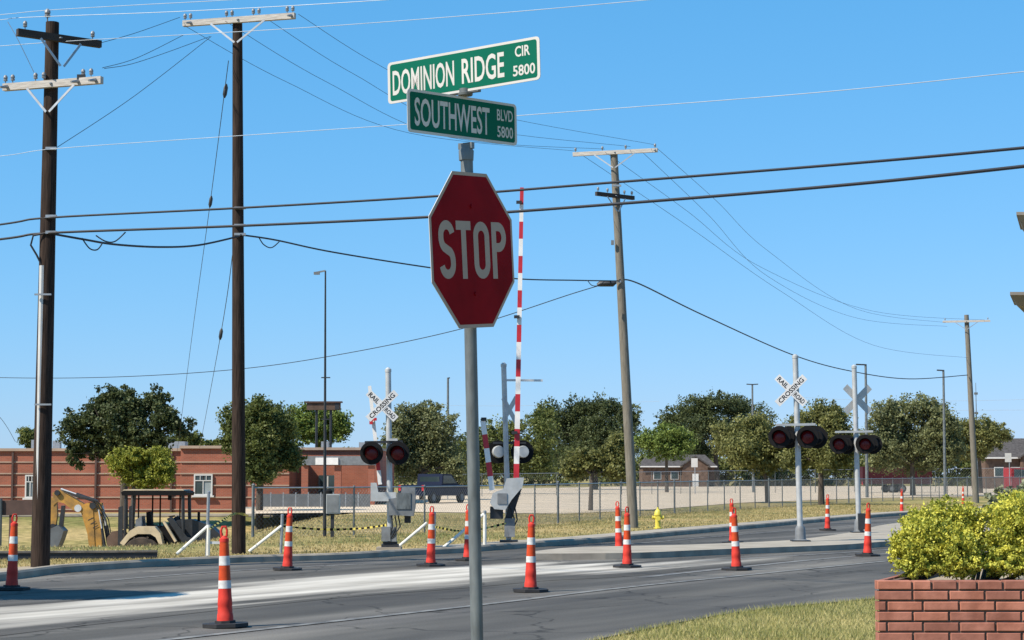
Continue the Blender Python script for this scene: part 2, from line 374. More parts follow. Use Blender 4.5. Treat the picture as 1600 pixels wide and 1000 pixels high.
# the raised median
mnear = px((826, 875), (900, 874.5), (1000, 873), (1131, 867), (1306, 860), (1387, 854))+[(12.5, 50), (30, 85)]
mfar = px((826, 872), (900, 864), (1056, 860), (1180, 855), (1253, 850), (1334, 838), (1387, 825))+[(16, 70), (29, 95)]
poly = smooth_line(mnear, 4)+smooth_line(mfar, 4)[::-1]
mb = MB(); nn = len(poly); ins = [(p[0]*1, p[1]) for p in poly]
V = [(p[0], p[1], -.03) for p in poly]+[(p[0], p[1], .12) for p in poly]
mb.add(V, [(i, (i+1) % nn, nn+(i+1) % nn, nn+i) for i in range(nn)]); struct('median_kerb', mb, M['kerb'])
sheet('median', poly, .121, M['conc'])
# footway behind the far kerb, dirt verge at the left, lot and far walk
ft = [p for p in FAR_S if 41 < p[1] < 150]; sheet('footway', offset(ft, .17)+offset(ft, 1.25)[::-1], .10, M['conc'])
fl = [p for p in FAR_S if 14 < p[1] < 38]; sheet('dirt_verge', offset(fl, .16)+offset(fl, 1.35)[::-1], .05, M['dirt'])
sheet('lot', [tuple(spot(x, Y))[:2] for x, Y in ((380, 84), (640, 88), (880, 84), (1000, 92), (1150, 118), (1350, 145), (1560, 165), (1750, 172), (1750, 330), (1000, 330), (640, 230), (600, 112), (380, 102))], .003, M['lot'])
mb = MB(); mb.box((-30, 104.5, terrain(-30, 104.5)+.06), (40, 1.5, .12)); struct('building_walk', mb, M['conc'])

# ------------------------------------------------------------------ utility poles
def insulator(parent, Mx, p, s=1.0, m_='porc'):
    mb = MB(Mx @ T(*p)); mb.lathe([(.012*s, 0), (.012*s, .06*s), (.045*s, .07*s), (.05*s, .10*s), (.03*s, .11*s), (.05*s, .13*s), (.045*s, .17*s), (.02*s, .2*s)], 8); return mb.build('insulator', M[m_], parent)
def xarm(root, base, cpx, Y, half, ang, m_, brace=True, ins=(), dead=()):
    c = pt(*cpx, Y)-base; Mx = T(*c) @ RZ(ang)
    mb = MB(Mx); mb.box((0, 0, 0), (2*half, .10, .125)); a = mb.build('crossarm', M[m_], root)
    if brace:
        for s_ in (-1, 1):
            mb = MB(Mx); mb.bar((s_*half*.48, -.065, -.06), (s_*.03, -.14, -.52), .04, .012); mb.build('brace', M['galv'], root)
    for t in ins: insulator(a, Mx, (t*half, 0, .06), .8)
    for t in dead:
        mb = MB(Mx); mb.tube([(t*half, -.05, 0), (t*half+.02, -.30, -.06)], [.035, .02], 6); mb.build('dead_end_clamp', M['galv'], a)
    mb = MB(Mx); mb.lathe([(.03, 0), (.03, .02)], 6, (0, -.06, -.01)); mb.build('bolt', M['galv'], a)
    return a
def pole(basepx, Y, toppx, r0, r1, m_, label):
    b = spot(basepx, Y); t = pt(*toppx, Y)-b
    root = thing('utility_pole', b, label, 'pole', 'wooden utility poles')
    mb = MB(); k = 8; mb.tube([Vector((0, 0, -.3))]+[t*(i/k) for i in range(1, k+1)], [r0+(r1-r0)*(i/k) for i in range(k+1)], 14)
    mb.build('shaft', M[m_], root); return root, b
P1, b1 = pole(68, 33.4, (82, 35), .165, .115, 'wood', 'dark wooden pole with a grey conduit and two crossarms, leftmost')
xarm(P1, b1, (93, 60), 33.25, .78, R(37), 'armd', True, (-.82, .8))
insulator(P1, T(0, 0, 0), tuple(pt(74, 33, 33.4)-b1), 1.1)
xarm(P1, b1, (82, 131), 33.2, .99, R(-19), 'arm', True, (-.97, -.82, -.35, -.18, .62, .78), (-.9, .55, .9))
mb = MB(T(*(pt(127, 122, 33.0)-b1))); mb.box((0, 0, 0), (.14, .06, .12)); mb.build('fuse_box', M['dark'], P1)
mb = MB(); mb.tube([pt(58, 868, 33.3)-b1, pt(62, 640, 33.3)-b1, pt(66, 415, 33.3)-b1], .05, 8); mb.build('conduit', M['pvc'], P1)
mb = MB(); mb.tube([pt(66, 416, 33.3)-b1, pt(57, 398, 33.25)-b1, pt(48, 383, 33.25)-b1, pt(52, 368, 33.25)-b1, pt(78, 363, 33.25)-b1], .018, 6); mb.build('riser_cable', M['wire'], P1)
for yy in (460, 632): mb = MB(); mb.bar(pt(54, yy, 33.2)-b1, pt(80, yy, 33.2)-b1, .03, .03); mb.build('strap', M['galv'], P1)
for yy in (232, 338, 363): mb = MB(T(*(pt(80, yy, 33.24)-b1))); mb.box((0, 0, 0), (.19, .05, .05)); mb.build('clamp', M['galv'], P1)
P2, b2 = pole(376, 40.7, (371, 30), .150, .105, 'wood', 'tall black wooden pole with one bleached crossarm')
xarm(P2, b2, (373, 31), 40.55, 1.30, R(-16), 'arm', True, (-.97, -.87, -.22, -.12, .26, .36, .86, .96), (-.85, .95))
for yy in (325, 352, 366): mb = MB(T(*(pt(375, yy, 40.55)-b2))); mb.box((0, 0, 0), (.24, .06, .05)); mb.build('clamp', M['galv'], P2)
P3, b3 = pole(989, 61.3, (959, 236), .165, .12, 'woodg', 'grey weathered pole leaning slightly behind the yellow hydrant')
xarm(P3, b3, (961, 238), 61.15, 1.40, R(-17), 'arm', True, (-.94, -.3, .25, .94), (.95,))
xarm(P3, b3, (961, 306), 61.1, .80, R(38), 'armd', True, (-.9, -.4, .5, .9))
for yy in (290, 319, 440): mb = MB(T(*(pt(964, yy, 61.1)-b3))); mb.box((0, 0, 0), (.27, .06, .06)); mb.build('clamp', M['galv'], P3)
mb = MB(T(*(pt(957, 379, 61.1)-b3))); mb.box((0, 0, 0), (.09, .08, .15)); mb.build('bracket', M['box'], P3)
P4, b4 = pole(1522, 120, (1510, 492), .20, .14, 'woodg', 'far grey pole with short crossarm standing beyond the fence at right')
xarm(P4, b4, (1510, 502), 119.8, 1.45, R(-14), 'arm', True, (-.9, .9))

# ------------------------------------------------------------------ overhead wires, each one a thing
def spline(P, k=10):
    out = []
    for i in range(len(P)-1):
        a, b_, c, d = P[max(i-1, 0)], P[i], P[i+1], P[min(i+2, len(P)-1)]
        for j in range(k):
            t = j/k; out.append(.5*((2*b_)+(c-a)*t+(2*a-5*b_+4*c-d)*t*t+(3*b_-a-3*c+d)*t**3))
    return out+[P[-1]]
def wire(label, L, r, m_='wire', name='overhead_wire', cat='wire'):
    P = [pt(*q) for q in L]; o0 = P[0].copy()
    mb = MB(); mb.tube([p-o0 for p in spline(P)], r, 5)
    return tag(mb.build(name, M[m_], loc=o0), label, cat, 'overhead wires')
YR = 21.0
def zr(x): return 33.2+(YR-33.2)*(x-80)/1520       # the line that leaves the left pole towards the near right
wire('upper of the two thick black cables crossing the whole sky', [(-260, 386, 37), (0, 351, zr(0)), (80, 340, zr(80)), (375, 325, zr(375)), (690, 306, zr(690)), (960, 285, zr(960)), (1300, 258, zr(1300)), (1600, 231, YR), (2100, 180, 17)], .019)
wire('lower of the two thick black cables crossing the whole sky', [(-260, 404, 37), (0, 374, zr(0)), (80, 364, zr(80)), (375, 353, zr(375)), (690, 338, zr(690)), (960, 319, zr(960)), (1300, 291, zr(1300)), (1600, 260, YR), (2100, 200, 17)], .022)
wire('thin pale wire rising rightward just below the street name blades', [(-200, 262, 36), (0, 244, zr(0)), (90, 232, zr(90)), (375, 212, zr(375)), (640, 194, zr(640)), (820, 180, zr(820)), (1250, 147, zr(1250)), (1600, 112, YR), (2000, 70, 18)], .0055, 'wirel')
wire('pale conductor along the top edge, highest at upper left', [(-120, 32, 35), (0, 23, zr(0)), (74, 16, 33.4), (210, 8, zr(210)), (420, -4, zr(420)), (900, -40, zr(900))], .0055, 'wirel')
wire('pale conductor along the top edge, leaving the dark crossarm left tip', [(-120, 41, 35), (0, 31, zr(0)), (44, 27, 33.6), (300, 17, zr(300)), (600, 0, zr(600)), (1000, -30, zr(1000))], .0055, 'wirel')
wire('pale conductor below the other two top wires, over the middle pole', [(-120, 84, 35), (0, 72, zr(0)), (144, 62, 33), (240, 57, zr(240)), (480, 43, zr(480)), (760, 22, zr(760)), (1000, 1, zr(1000)), (1500, -45, zr(1500))], .0055, 'wirel')
wire('sagging black cable between the left pole and the middle pole', [(85, 366, 33.2), (130, 374, 34), (180, 382, 35), (250, 386, 37), (310, 383, 39), (374, 369, 40.5)], .021)
wire('black cable running from the middle pole to the grey pole', [(376, 367, 40.5), (430, 375, 42.3), (520, 394, 45.5), (670, 418, 50), (800, 435, 55), (900, 438, 58.5), (968, 439, 61.1)], .020)
wire('black cable dropping from the grey pole to the far right pole', [(968, 437, 61.1), (1000, 444, 64), (1100, 493, 74), (1240, 555, 89), (1330, 580, 99), (1420, 592, 110), (1512, 586, 119.8)], .026)
for L, lb in (([(128, 372, 34), (140, 388, 34), (152, 390, 34.1), (160, 380, 34.3)], 'slack cable loop beside the left pole, nearer it'), ([(150, 368, 34.2), (165, 377, 34.2), (180, 377, 34.5), (196, 363, 34.7)], 'slack cable loop beside the left pole, farther from it'), ([(404, 370, 41.5), (412, 382, 41.5), (424, 387, 41.7), (436, 378, 42)], 'slack cable loop just right of the middle pole'), ([(918, 438, 59), (925, 446, 59.2), (935, 446, 59.4), (944, 440, 59.8)], 'slack cable loop just left of the grey pole')):
    wire(lb, L, .013)
mb = MB(); p = pt(948, 443, 60.6); mb.tube([(-.30, 0, -.05), (-.2, 0, 0), (.2, 0, 0), (.30, 0, .04)], [.05, .10, .10, .04], 8)
tag(mb.build('splice_closure', M['dark'], loc=p), 'small dark splice case hanging on the cable beside the grey pole', 'splice case')
wire('thin guy rising from the left pole to the middle crossarm', [(88, 231, 33.3), (210, 150, 36.8), (330, 57, 40.4)], .006)
wire('thin span wire between the two left poles, uppermost', [(146, 70, 33.6), (210, 52, 37), (281, 27, 40.8)], .006)
wire('thin span wire between the two left poles, middle', [(160, 106, 33.2), (215, 90, 36), (288, 54, 40.5)], .006)
wire('thin span wire between the two left poles, lowest', [(163, 107, 33), (205, 100, 35), (260, 82, 38), (328, 57, 40.5)], .006)
wire('thin jumper hanging beside the dark crossarm at far left', [(12, 34, 33.6), (28, 62, 33.4), (53, 113, 33.2)], .005)
for (a, c, bq, lb) in (((466, 22), (740, 172), (1022, 226), 'first'), ((412, 26), (720, 196), (985, 229), 'second'), ((352, 33), (700, 214), (945, 233), 'third'), ((288, 40), (640, 208), (900, 236), 'fourth')):
    wire('thin conductor from the middle crossarm to the grey pole, %s from the right' % lb, [(*a, 40.5), (a[0]*.55+c[0]*.45, a[1]*.48+c[1]*.52, 45), (*c, 51), (*bq, 61.1)], .0055)
for (a, c, bq, lb) in (((1026, 231), (1200, 392), (1478, 504), 'highest'), ((1002, 236), (1200, 432), (1480, 510), 'second'), ((946, 238), (1190, 418), (1540, 500), 'third'), ((912, 244), (1220, 455), (1514, 559), 'lowest')):
    wire('faint conductor sagging from the grey pole to the far right pole, %s' % lb, [(*a, 61.1), (a[0]*.5+c[0]*.5+6, a[1]*.5+c[1]*.5+2, 70), (*c, 82), ((c[0]+bq[0])/2, c[1]*.24+bq[1]*.76+6, 99), (*bq, 119.8)], .007)
wire('low grey service wire sagging behind the poles to the left', [(966, 438, 61.2), (900, 457, 64), (720, 514, 72), (530, 554, 80), (370, 577, 86), (180, 589, 92), (0, 590, 98), (-200, 582, 104)], .016)
wire('thin guy wire slanting down from the middle pole, longer', [(357, 95, 40.7), (328, 320, 52), (300, 525, 70), (276, 712, 98)], .009)
wire('thin guy wire slanting down from the middle pole, shorter', [(364, 392, 40.7), (345, 522, 52), (312, 700, 98)], .009)
for q, lb in (((352, 142, 42.5), 'upper strain insulator on the longer guy wire'), ((329, 315, 51.7), 'lower strain insulator on the longer guy wire'), ((345, 522, 52), 'strain insulator on the shorter guy wire')):
    mb = MB(); mb.tube([(.02, 0, .16), (.012, 0, .08), (-.012, 0, -.08), (-.02, 0, -.16)], [.02, .05, .05, .02], 7)
    tag(mb.build('strain_insulator', M['dark'], loc=pt(*q)), lb, 'insulator')
wire('faint far wire over the trees at right, upper', [(1240, 620, 300), (1420, 627, 300), (1700, 622, 300)], .02, 'wirel')
wire('faint far wire over the trees at right, lower', [(1250, 636, 300), (1420, 641, 300), (1700, 640, 300)], .02, 'wirel')
wire('faint wire slanting at far left edge above the building', [(-60, 590, 90), (0, 652, 96), (24, 690, 100)], .012)
wire('faint far wire above the tree row, between the signals', [(620, 632, 300), (800, 634, 300), (1030, 627, 300)], .018, 'wirel')

# ------------------------------------------------------------------ stop sign and street name blades on one pole
YS = 9.4
sb = Vector((pt(741, 900, YS).x+.01, YS, terrain(-.2, YS)))
SP = thing('stop_sign', sb, 'red octagonal stop sign under two green street name blades on a grey pole', 'stop sign')
ptop = pt(729, 236, YS)-sb
mb = MB(); mb.tube([Vector((.028, 0, -.2)), ptop*.5+Vector((.012, 0, 0)), ptop], .0305, 16); mb.build('pole', M['galvd'], SP)
# plate
c = pt(739.5, 392.5, YS)-sb; Rr = .381/math.cos(R(22.5))
Mx = T(*c) @ T(0, -.048, 0) @ RZ(R(59)) @ RY(R(-5.2))
def octa(r): return [(r*math.cos(R(22.5+45*i)), r*math.sin(R(22.5+45*i))) for i in range(8)]
mb = MB(Mx); mb.prism(octa(Rr), 0, .003); pl = mb.build('plate', M['alu'], SP, smooth=False)
mb = MB(Mx); o1 = octa(Rr*.999); o2 = octa(Rr*.955)
mb.add([(x, -.0012, z) for x, z in o1+o2], [(i, (i+1) % 8, 8+(i+1) % 8, 8+i) for i in range(8)]); mb.build('border', M['sheet'], pl, smooth=False)
mb = MB(Mx); mb.add([(x, -.0016, z) for x, z in o2], [tuple(range(8))]); mb.build('red_face', M['red'], pl, smooth=False)
def stroke(path, wd, closed=False):                 # one painted letter as a ribbon of even width
    P = [Vector(p) for p in path]; k = len(P); V = []
    for i in range(k):
        a = P[(i-1) % k] if closed else P[max(i-1, 0)]; c_ = P[(i+1) % k] if closed else P[min(i+1, k-1)]
        t = (c_-a).normalized(); nn_ = Vector((-t.y, t.x))*wd/2
        V += [P[i]+nn_, P[i]-nn_]
    Fq = [(2*i, 2*i+1, (2*i+3) % (2*k), (2*i+2) % (2*k)) for i in range(k if closed else k-1)]
    return V, Fq
def arc(cx, cz, rx, rz_, a0, a1, n_=14): return [(cx+rx*math.cos(R(a0+(a1-a0)*i/n_)), cz+rz_*math.sin(R(a0+(a1-a0)*i/n_))) for i in range(n_+1)]
sw = .044; hh_ = .141; rr_ = .050
glyphs = dict(
 S=[(arc(-.238, hh_-sw/2-rr_, rr_, rr_, 12, 180)+arc(-.238, hh_-sw/2-rr_-.012, rr_, .055, 182, 235, 6)+arc(-.238, -hh_+sw/2+rr_+.012, rr_, .055, 55, 0, 6)+arc(-.238, -hh_+sw/2+rr_, rr_, rr_, -2, -168), False)],
 T=[([(-.152, hh_-sw/2), (-.018, hh_-sw/2)], False), ([(-.085, hh_-sw), (-.085, -hh_)], False)],
 O=[(arc(.078, hh_-sw/2-.05, .052, .05, 0, 180)+arc(.078, -hh_+sw/2+.05, .052, .05, 180, 360), True)],
 P=[([(.197, hh_), (.197, -hh_)], False), ([(.219, hh_-sw/2), (.238, hh_-sw/2)]+arc(.240, hh_-sw/2-.052, .052, .052, 90, -90)+[(.238, hh_-sw/2-.104), (.219, hh_-sw/2-.104)], False)])
for ch, strokes in glyphs.items():
    mb = MB(Mx)
    for path, cl in strokes:
        Vq, Fq = stroke(path, sw, cl); mb.add([(p.x, -.0024, p.y) for p in Vq], Fq)
    mb.build('lettering', M['sheet'], pl, smooth=False)
for zz in (.215, -.215): mb = MB(Mx @ T(.0, -.004, zz)); mb.prism([(.011*math.cos(a*R(60)), .011*math.sin(a*R(60))) for a in range(6)], -.004, .004); mb.build('bolt', M['red'], pl)
mb = MB(Mx); mb.box((0, .02, .2), (.05, .04, .04)); mb.box((0, .02, -.2), (.05, .04, .04)); mb.build('bracket', M['galvd'], SP)
def blade(cpx, ang, tilt, L_, ht, off, words, Yc=YS):
    c = pt(*cpx, Yc)-sb; Mx = T(*c) @ RZ(ang) @ RY(tilt)
    def rr(a, b_, r):
        out = []
        for sx, sz, t0 in ((1, 1, 0), (-1, 1, 90), (-1, -1, 180), (1, -1, 270)):
            for k in range(4): t = R(t0+30*k); out.append((off+sx*(a-r)+r*math.cos(t), sz*(b_-r)+r*math.sin(t)))
        return out
    mb = MB(Mx); mb.prism(rr(L_/2, ht/2, .02), -.0015, .0015); bl = mb.build('name_blade', M['alu'], SP, smooth=False)
    for sgn in (-1, 1):
        oo = rr(L_/2-.0005, ht/2-.0005, .02); oi = rr(L_/2-.016, ht/2-.013, .012); k = len(oo)
        mb = MB(Mx); mb.add([(x, sgn*.0022, z) for x, z in oo+oi], [(i, (i+1) % k, k+(i+1) % k, k+i) for i in range(k)]); mb.build('border', M['white'], bl, smooth=False)
        mb = MB(Mx); mb.add([(x, sgn*.0026, z) for x, z in oi], [tuple(range(k))]); mb.build('green_face', M['green'], bl, smooth=False)
    for body, fx, fz, fw, fh, bo in words:
        lettering(body, off-L_/2+fx*L_, -ht/2+fz*ht, fw*L_, fh*ht, Mx, M['white'], bl, -.0035, bo)
    return Mx
blade((722, 111), R(-33), R(-1.6), .915, .214, 0, [('DOMINION', .035, .185, .415, .60, .017), ('RIDGE', .50, .185, .275, .60, .017), ('CIR', .845, .60, .095, .25, .02), ('5800', .83, .16, .14, .25, .02)], YS-.005)
blade((724, 184), R(44), R(-1.5), .735, .212, 0, [('SOUTHWEST', .06, .16, .68, .66, .016), ('BLVD', .81, .55, .15, .27, .015), ('5800', .81, .15, .15, .27, .015)], YS)
for yy, hh in ((145, .014), (232, .06)):
    p = pt(727 if yy < 200 else 728.5, yy, YS)-sb
    mb = MB(T(*p)); mb.lathe([(.036, -hh), (.038, -hh*.2), (.03, 0), (.03, .02)], 12); mb.box((0, 0, .012), (.17 if yy < 200 else .08, .026, .03), R(-33)); mb.build('blade_bracket', M['galvd'], SP)

# ------------------------------------------------------------------ railroad crossing signals
def crossbuck(root, c, rz, k=1.0, back=False, ang=44):
    for s_, words in ((1, (('CROSSING', -.52, 1.04),)), (-1, (('RAIL', -.55, .40), ('ROAD', .15, .40)))):
        Mx = T(*c) @ RZ(rz) @ RY(R(-ang*s_)) @ Matrix.Scale(k, 4) @ T(0, -.006*(s_ > 0), 0)
        mb = MB(Mx); mb.box((0, 0, 0), (1.22, .005, .229)); bl = mb.build('crossbuck_blade', M['signal' if back else 'gatew'], root, smooth=False)
        mb = MB(Mx); mb.add([(-.605, -.0035, -.11), (.605, -.0035, -.11), (.605, -.0035, .11), (-.605, -.0035, .11)], [(0, 1, 2, 3)]); mb.build('white_face', M['gatew'], bl, smooth=False)
        for t, x0, wd in words: lettering(t, x0, -.072, wd, .145, Mx, M['black'], bl, -.0055, .02)
def head(root, c, rz, r=.27, back=False, dbl=False):
    Mx = T(*c) @ RZ(rz) @ Matrix.Rotation(math.pi/2, 4, 'X')          # local +z looks to the viewer side
    mb = MB(Mx); mb.lathe([(r, -.012), (r, .0), (r*.97, .012)], 24); hd = mb.build('signal_head', M['black'], root)
    hk = .82 if back else 1; mb = MB(Mx); mb.lathe([(.155*hk, -.16), (.175*hk, -.10), (.175*hk, -.013)], 16); mb.build('housing', M['signal' if back else 'black'], hd)
    mb = MB(Mx); mb.lathe([(.148, .013), (.14, .03), (.09, .045), (.03, .05)], 20); mb.build('lens', M['lens'], hd)
    mb = MB(Mx)                                                       # hood over the lens: open half tube
    V = []; k = 12
    for i in range(k+1):
        t = R(-15+210*i/k)
        for rr_ in (.16, .172):
            for zz in (.012, .012+.26*(.45+.55*max(0, math.sin(t)))): V.append((rr_*math.cos(t), rr_*math.sin(t), zz))
    Fq = []
    for i in range(k):
        a, b_ = i*4, i*4+4
        Fq += [(a, a+1, b_+1, b_), (a+2, b_+2, b_+3, a+3), (a+1, a+3, b_+3, b_+1)]
    mb.add(V, Fq); mb.build('hood', M['black'], hd)
    if dbl:
        Mb = T(*c) @ RZ(rz) @ T(.17, .36, 0) @ Matrix.Rotation(-math.pi/2, 4, 'X')
        mb = MB(Mb); mb.lathe([(r, -.012), (r, 0), (r*.97, .012)], 24); h2 = mb.build('rear_signal_head', M['black'], root)
        mb = MB(Mb); mb.lathe([(.155, -.16), (.175, -.10), (.175, -.013)], 16); mb.build('housing', M['black'], h2)
def mast(basepx, Y, top, label, r=.062):
    b = Vector(((basepx[0]-800)/F*Y, Y, .12 if basepx[0] > 1000 else .08)); root = thing('crossing_signal', b, label, 'crossing signal', 'railroad crossing signals')
    t = pt(*top, Y)-b
    mb = MB(); mb.tube([(0, 0, 0), t], r, 14); mb.lathe([(r*1.12, 0), (r*1.12, .06), (r*.4, .10)], 12, tuple(t-Vector((0, 0, .06)))); mb.build('mast', M['signal'], root)
    return root, b, t
def gate(root, b, p, q, Y, n, w0=.10, w1=.10, m0=0, reds=None):
    p, q = pt(*p, Y)-b, pt(*q, Y)-b
    ga = None
    for i in range(n):
        a, c = p.lerp(q, i/n), p.lerp(q, (i+1)/n); mb = MB(); mb.bar(a, c, w0+(w1-w0)*i/n, .03)
        o_ = mb.build('arm_stripe', M['gated' if (i in reds if reds else (i+m0) % 2) else 'gatew'], ga or root)
        if ga is None: ga = o_; ga.name = 'gate_arm'
    return ga, p, q
# A: the signal at left of the gap, lamps toward the viewer
YA = 41.2
A, ba, t = mast((611, 862), YA, (606.5, 577), 'crossing signal with two red lamps beside the dark backhoe side of the road')
A['label'] = 'signal mast with red lamps and lettered crossbuck, left of the stop sign pole'
mb = MB(); mb.slab([(-.28, -.3), (.24, -.3), (.24, .3), (-.28, .3)], -.14, .03); mb.build('concrete_foot', M['conc'], A)
mb = MB(); mb.box((0, -.02, .06), (.36, .34, .06)); mb.box((0, -.02, .12), (.30, .28, .05)); mb.build('base_plate', M['dark'], A)
mb = MB(); mb.box((-.08, -.15, .31), (.19, .16, .30)); mb.box((.07, -.13, .30), (.14, .16, .30)); mb.build('junction_box', M['box'], A)
q = pt(630, 784, YA-.2)-ba
mb = MB(T(*q)); mb.prism([(-.30, -.28), (.22, -.30), (.26, -.1), (.26, .30), (-.02, .31), (-.06, .1), (-.30, .06)], -.18, .16); gmx = mb.build('gate_mechanism', M['box'], A)
mb = MB(T(*q)); mb.box((.02, -.19, .02), (.30, .02, .34)); mb.build('mechanism_cover', M['galvd'], gmx)
mb = MB(T(*(pt(637, 803, YA)-ba))); mb.box((0, 0, 0), (.13, .2, .38)); mb.build('counterweight', M['dark'], A)
q = pt(597, 772, YA-.25)-ba
mb = MB(T(*q)); mb.prism([(-.24, -.15), (.30, -.15), (.30, .04), (-.08, .04), (-.12, .24), (-.24, .24)], -.05, .05); mb.build('arm_bracket', M['signal'], A)
for dx in (.08, .17, .25):
    mb = MB(); mb.tube([pt(606+dx*60, 800, YA-.2)-ba, pt(608+dx*70, 822, YA-.25)-ba, pt(606+dx*25, 842, YA-.2)-ba], .016, 6); mb.build('cable', M['dark'], A)
gate(A, ba, (594, 757), (577.5, 603), YA+.12, 7, .085, .07, 0, (1,))
mb = MB(T(*(pt(585, 655, YA+.05)-ba))); mb.box((0, 0, 0), (.10, .06, .06)); mb.box((-.07, 0, -.06), (.07, .06, .10)); mb.build('arm_lamp', M['gated'], A)
crossbuck(A, pt(597, 634, YA-.12)-ba, R(6), .68)
mb = MB(); mb.bar(pt(570, 691, YA-.1)-ba, pt(629, 690, YA-.1)-ba, .05, .05); mb.build('lamp_crossbar', M['dark'], A)
mb = MB(T(*(pt(614, 687, YA-.12)-ba))); mb.box((0, 0, 0), (.20, .08, .05)); mb.build('bell_cap', M['signal'], A)
for xx in (580.5, 621.5): head(A, pt(xx, 708, YA-.2)-ba, R(-4), .25)
# B: the signal right of the stop pole, seen from behind
YB = 44.4
B, bb, t = mast((795, 853), YB, (787, 569), 'signal mast with pale lamp backs and long raised striped gate')
mb = MB(); mb.slab([(-.36, -.3), (.36, -.3), (.36, .3), (-.36, .3)], -.12, .0); mb.build('concrete_foot', M['conc'], B)
mb = MB(); mb.box((0, -.02, .04), (.42, .34, .07)); mb.build('base_plate', M['dark'], B)
mb = MB(); mb.box((.02, -.13, .36), (.24, .2, .42)); mb.build('junction_box', M['box'], B)
q = pt(793, 772, YB-.25)-bb
mb = MB(T(*q)); mb.prism([(-.40, -.20), (-.30, -.34), (-.05, -.36), (.10, -.12), (.34, .16), (.38, .38), (-.02, .36), (-.10, .12), (-.34, .02)], -.17, .15); gmx = mb.build('gate_mechanism', M['signal'], B)
mb = MB(T(*q)); mb.box((-.12, -.18, -.10), (.22, .02, .24)); mb.build('mechanism_cover', M['box'], gmx)
mb = MB(T(*(pt(776, 801, YB-.2)-bb))); mb.box((0, 0, 0), (.30, .22, .28)); mb.build('counterweight', M['dark'], B)
mb = MB(); mb.bar(pt(794, 812, YB-.1)-bb, pt(810, 762, YB-.1)-bb, .16, .12); mb.build('arm_bracket', M['dark'], B)
for dx in (0, 7):
    mb = MB(); mb.tube([pt(797+dx, 790, YB-.15)-bb, pt(804+dx*.6, 812, YB-.2)-bb, pt(796+dx*.4, 832, YB-.15)-bb], .018, 6); mb.build('cable', M['dark'], B)
ga, p, q = gate(B, bb, (806.5, 752), (815.5, 293), YB-.3, 17, .125, .085, 1)
for k, yy in enumerate((300, 316, 495, 676)):
    if k == 0: continue
    xx = 815-(yy-293)*9/459-3.5
    mb = MB(T(*(pt(xx, yy, YB-.36)-bb))); mb.box((0, 0, 0), (.13, .06, .07)); mb.build('arm_lamp', M['dark'], B)
ga2, p, q = gate(B, bb, (769, 766), (754.5, 657), YB-.3, 5, .125, .12, 0)
mb = MB(T(*(pt(756, 655, YB-.3)-bb))); mb.box((0, 0, 0), (.12, .06, .08)); mb.build('arm_tip', M['dark'], B)
mb = MB(); mb.bar(pt(788, 594, YB)-bb, pt(848, 594.5, YB)-bb, .05, .04); mb.build('bracket_arm', M['alu'], B)
crossbuck(B, pt(796, 640, YB+.1)-bb, math.pi+R(58), .66, True)
mb = MB(); mb.bar(pt(770, 692, YB+.1)-bb, pt(822, 692, YB+.1)-bb, .05, .05); mb.build('lamp_crossbar', M['dark'], B)
for xx in (778, 816): head(B, pt(xx, 706, YB+.18)-bb, math.pi+R(10), .27, True)
# C and D: the two masts on the median
def median_signal(basepx, Y, top, cb, lamps, lrow, label, back):
    C_, bc, t = mast(basepx, Y, top, label, .066)
    mb = MB(); mb.lathe([(.17, 0), (.17, .03), (.13, .05), (.115, .30), (.085, .36)], 10); mb.build('base_casting', M['box'], C_)
    mb = MB(); mb.box((0, 0, .015), (.42, .36, .03)); mb.build('base_plate', M['dark'], C_)
    crossbuck(C_, pt(*cb, Y+(.1 if back else -.11))-bc, (math.pi+R(12)) if back else R(2), .80 if back else .74, back)
    mb = MB(); mb.bar(pt(lamps[0]-6, lrow-19, Y-.1)-bc, pt(lamps[1]+12, lrow-20, Y-.1)-bc, .055, .05); mb.build('lamp_crossbar', M['signal'], C_)
    for xx in lamps: head(C_, pt(xx, lrow, Y-.24)-bc, R(-14), .26, False, True)
    return C_, bc
C_, bc = median_signal((1248, 853), 44.4, (1242.5, 556), (1236, 610), (1218, 1262), 683, 'median signal mast with lettered white crossbuck, left of the pair', False)
D_, bd = median_signal((1339, 838), 51.4, (1334.5, 572), (1340, 624), (1311, 1352), 694, 'median signal mast with blank crossbuck back, right of the pair', True)
mb = MB(); mb.box((.06, -.1, .30), (.2, .18, .42)); mb.build('junction_box', M['dark'], D_)

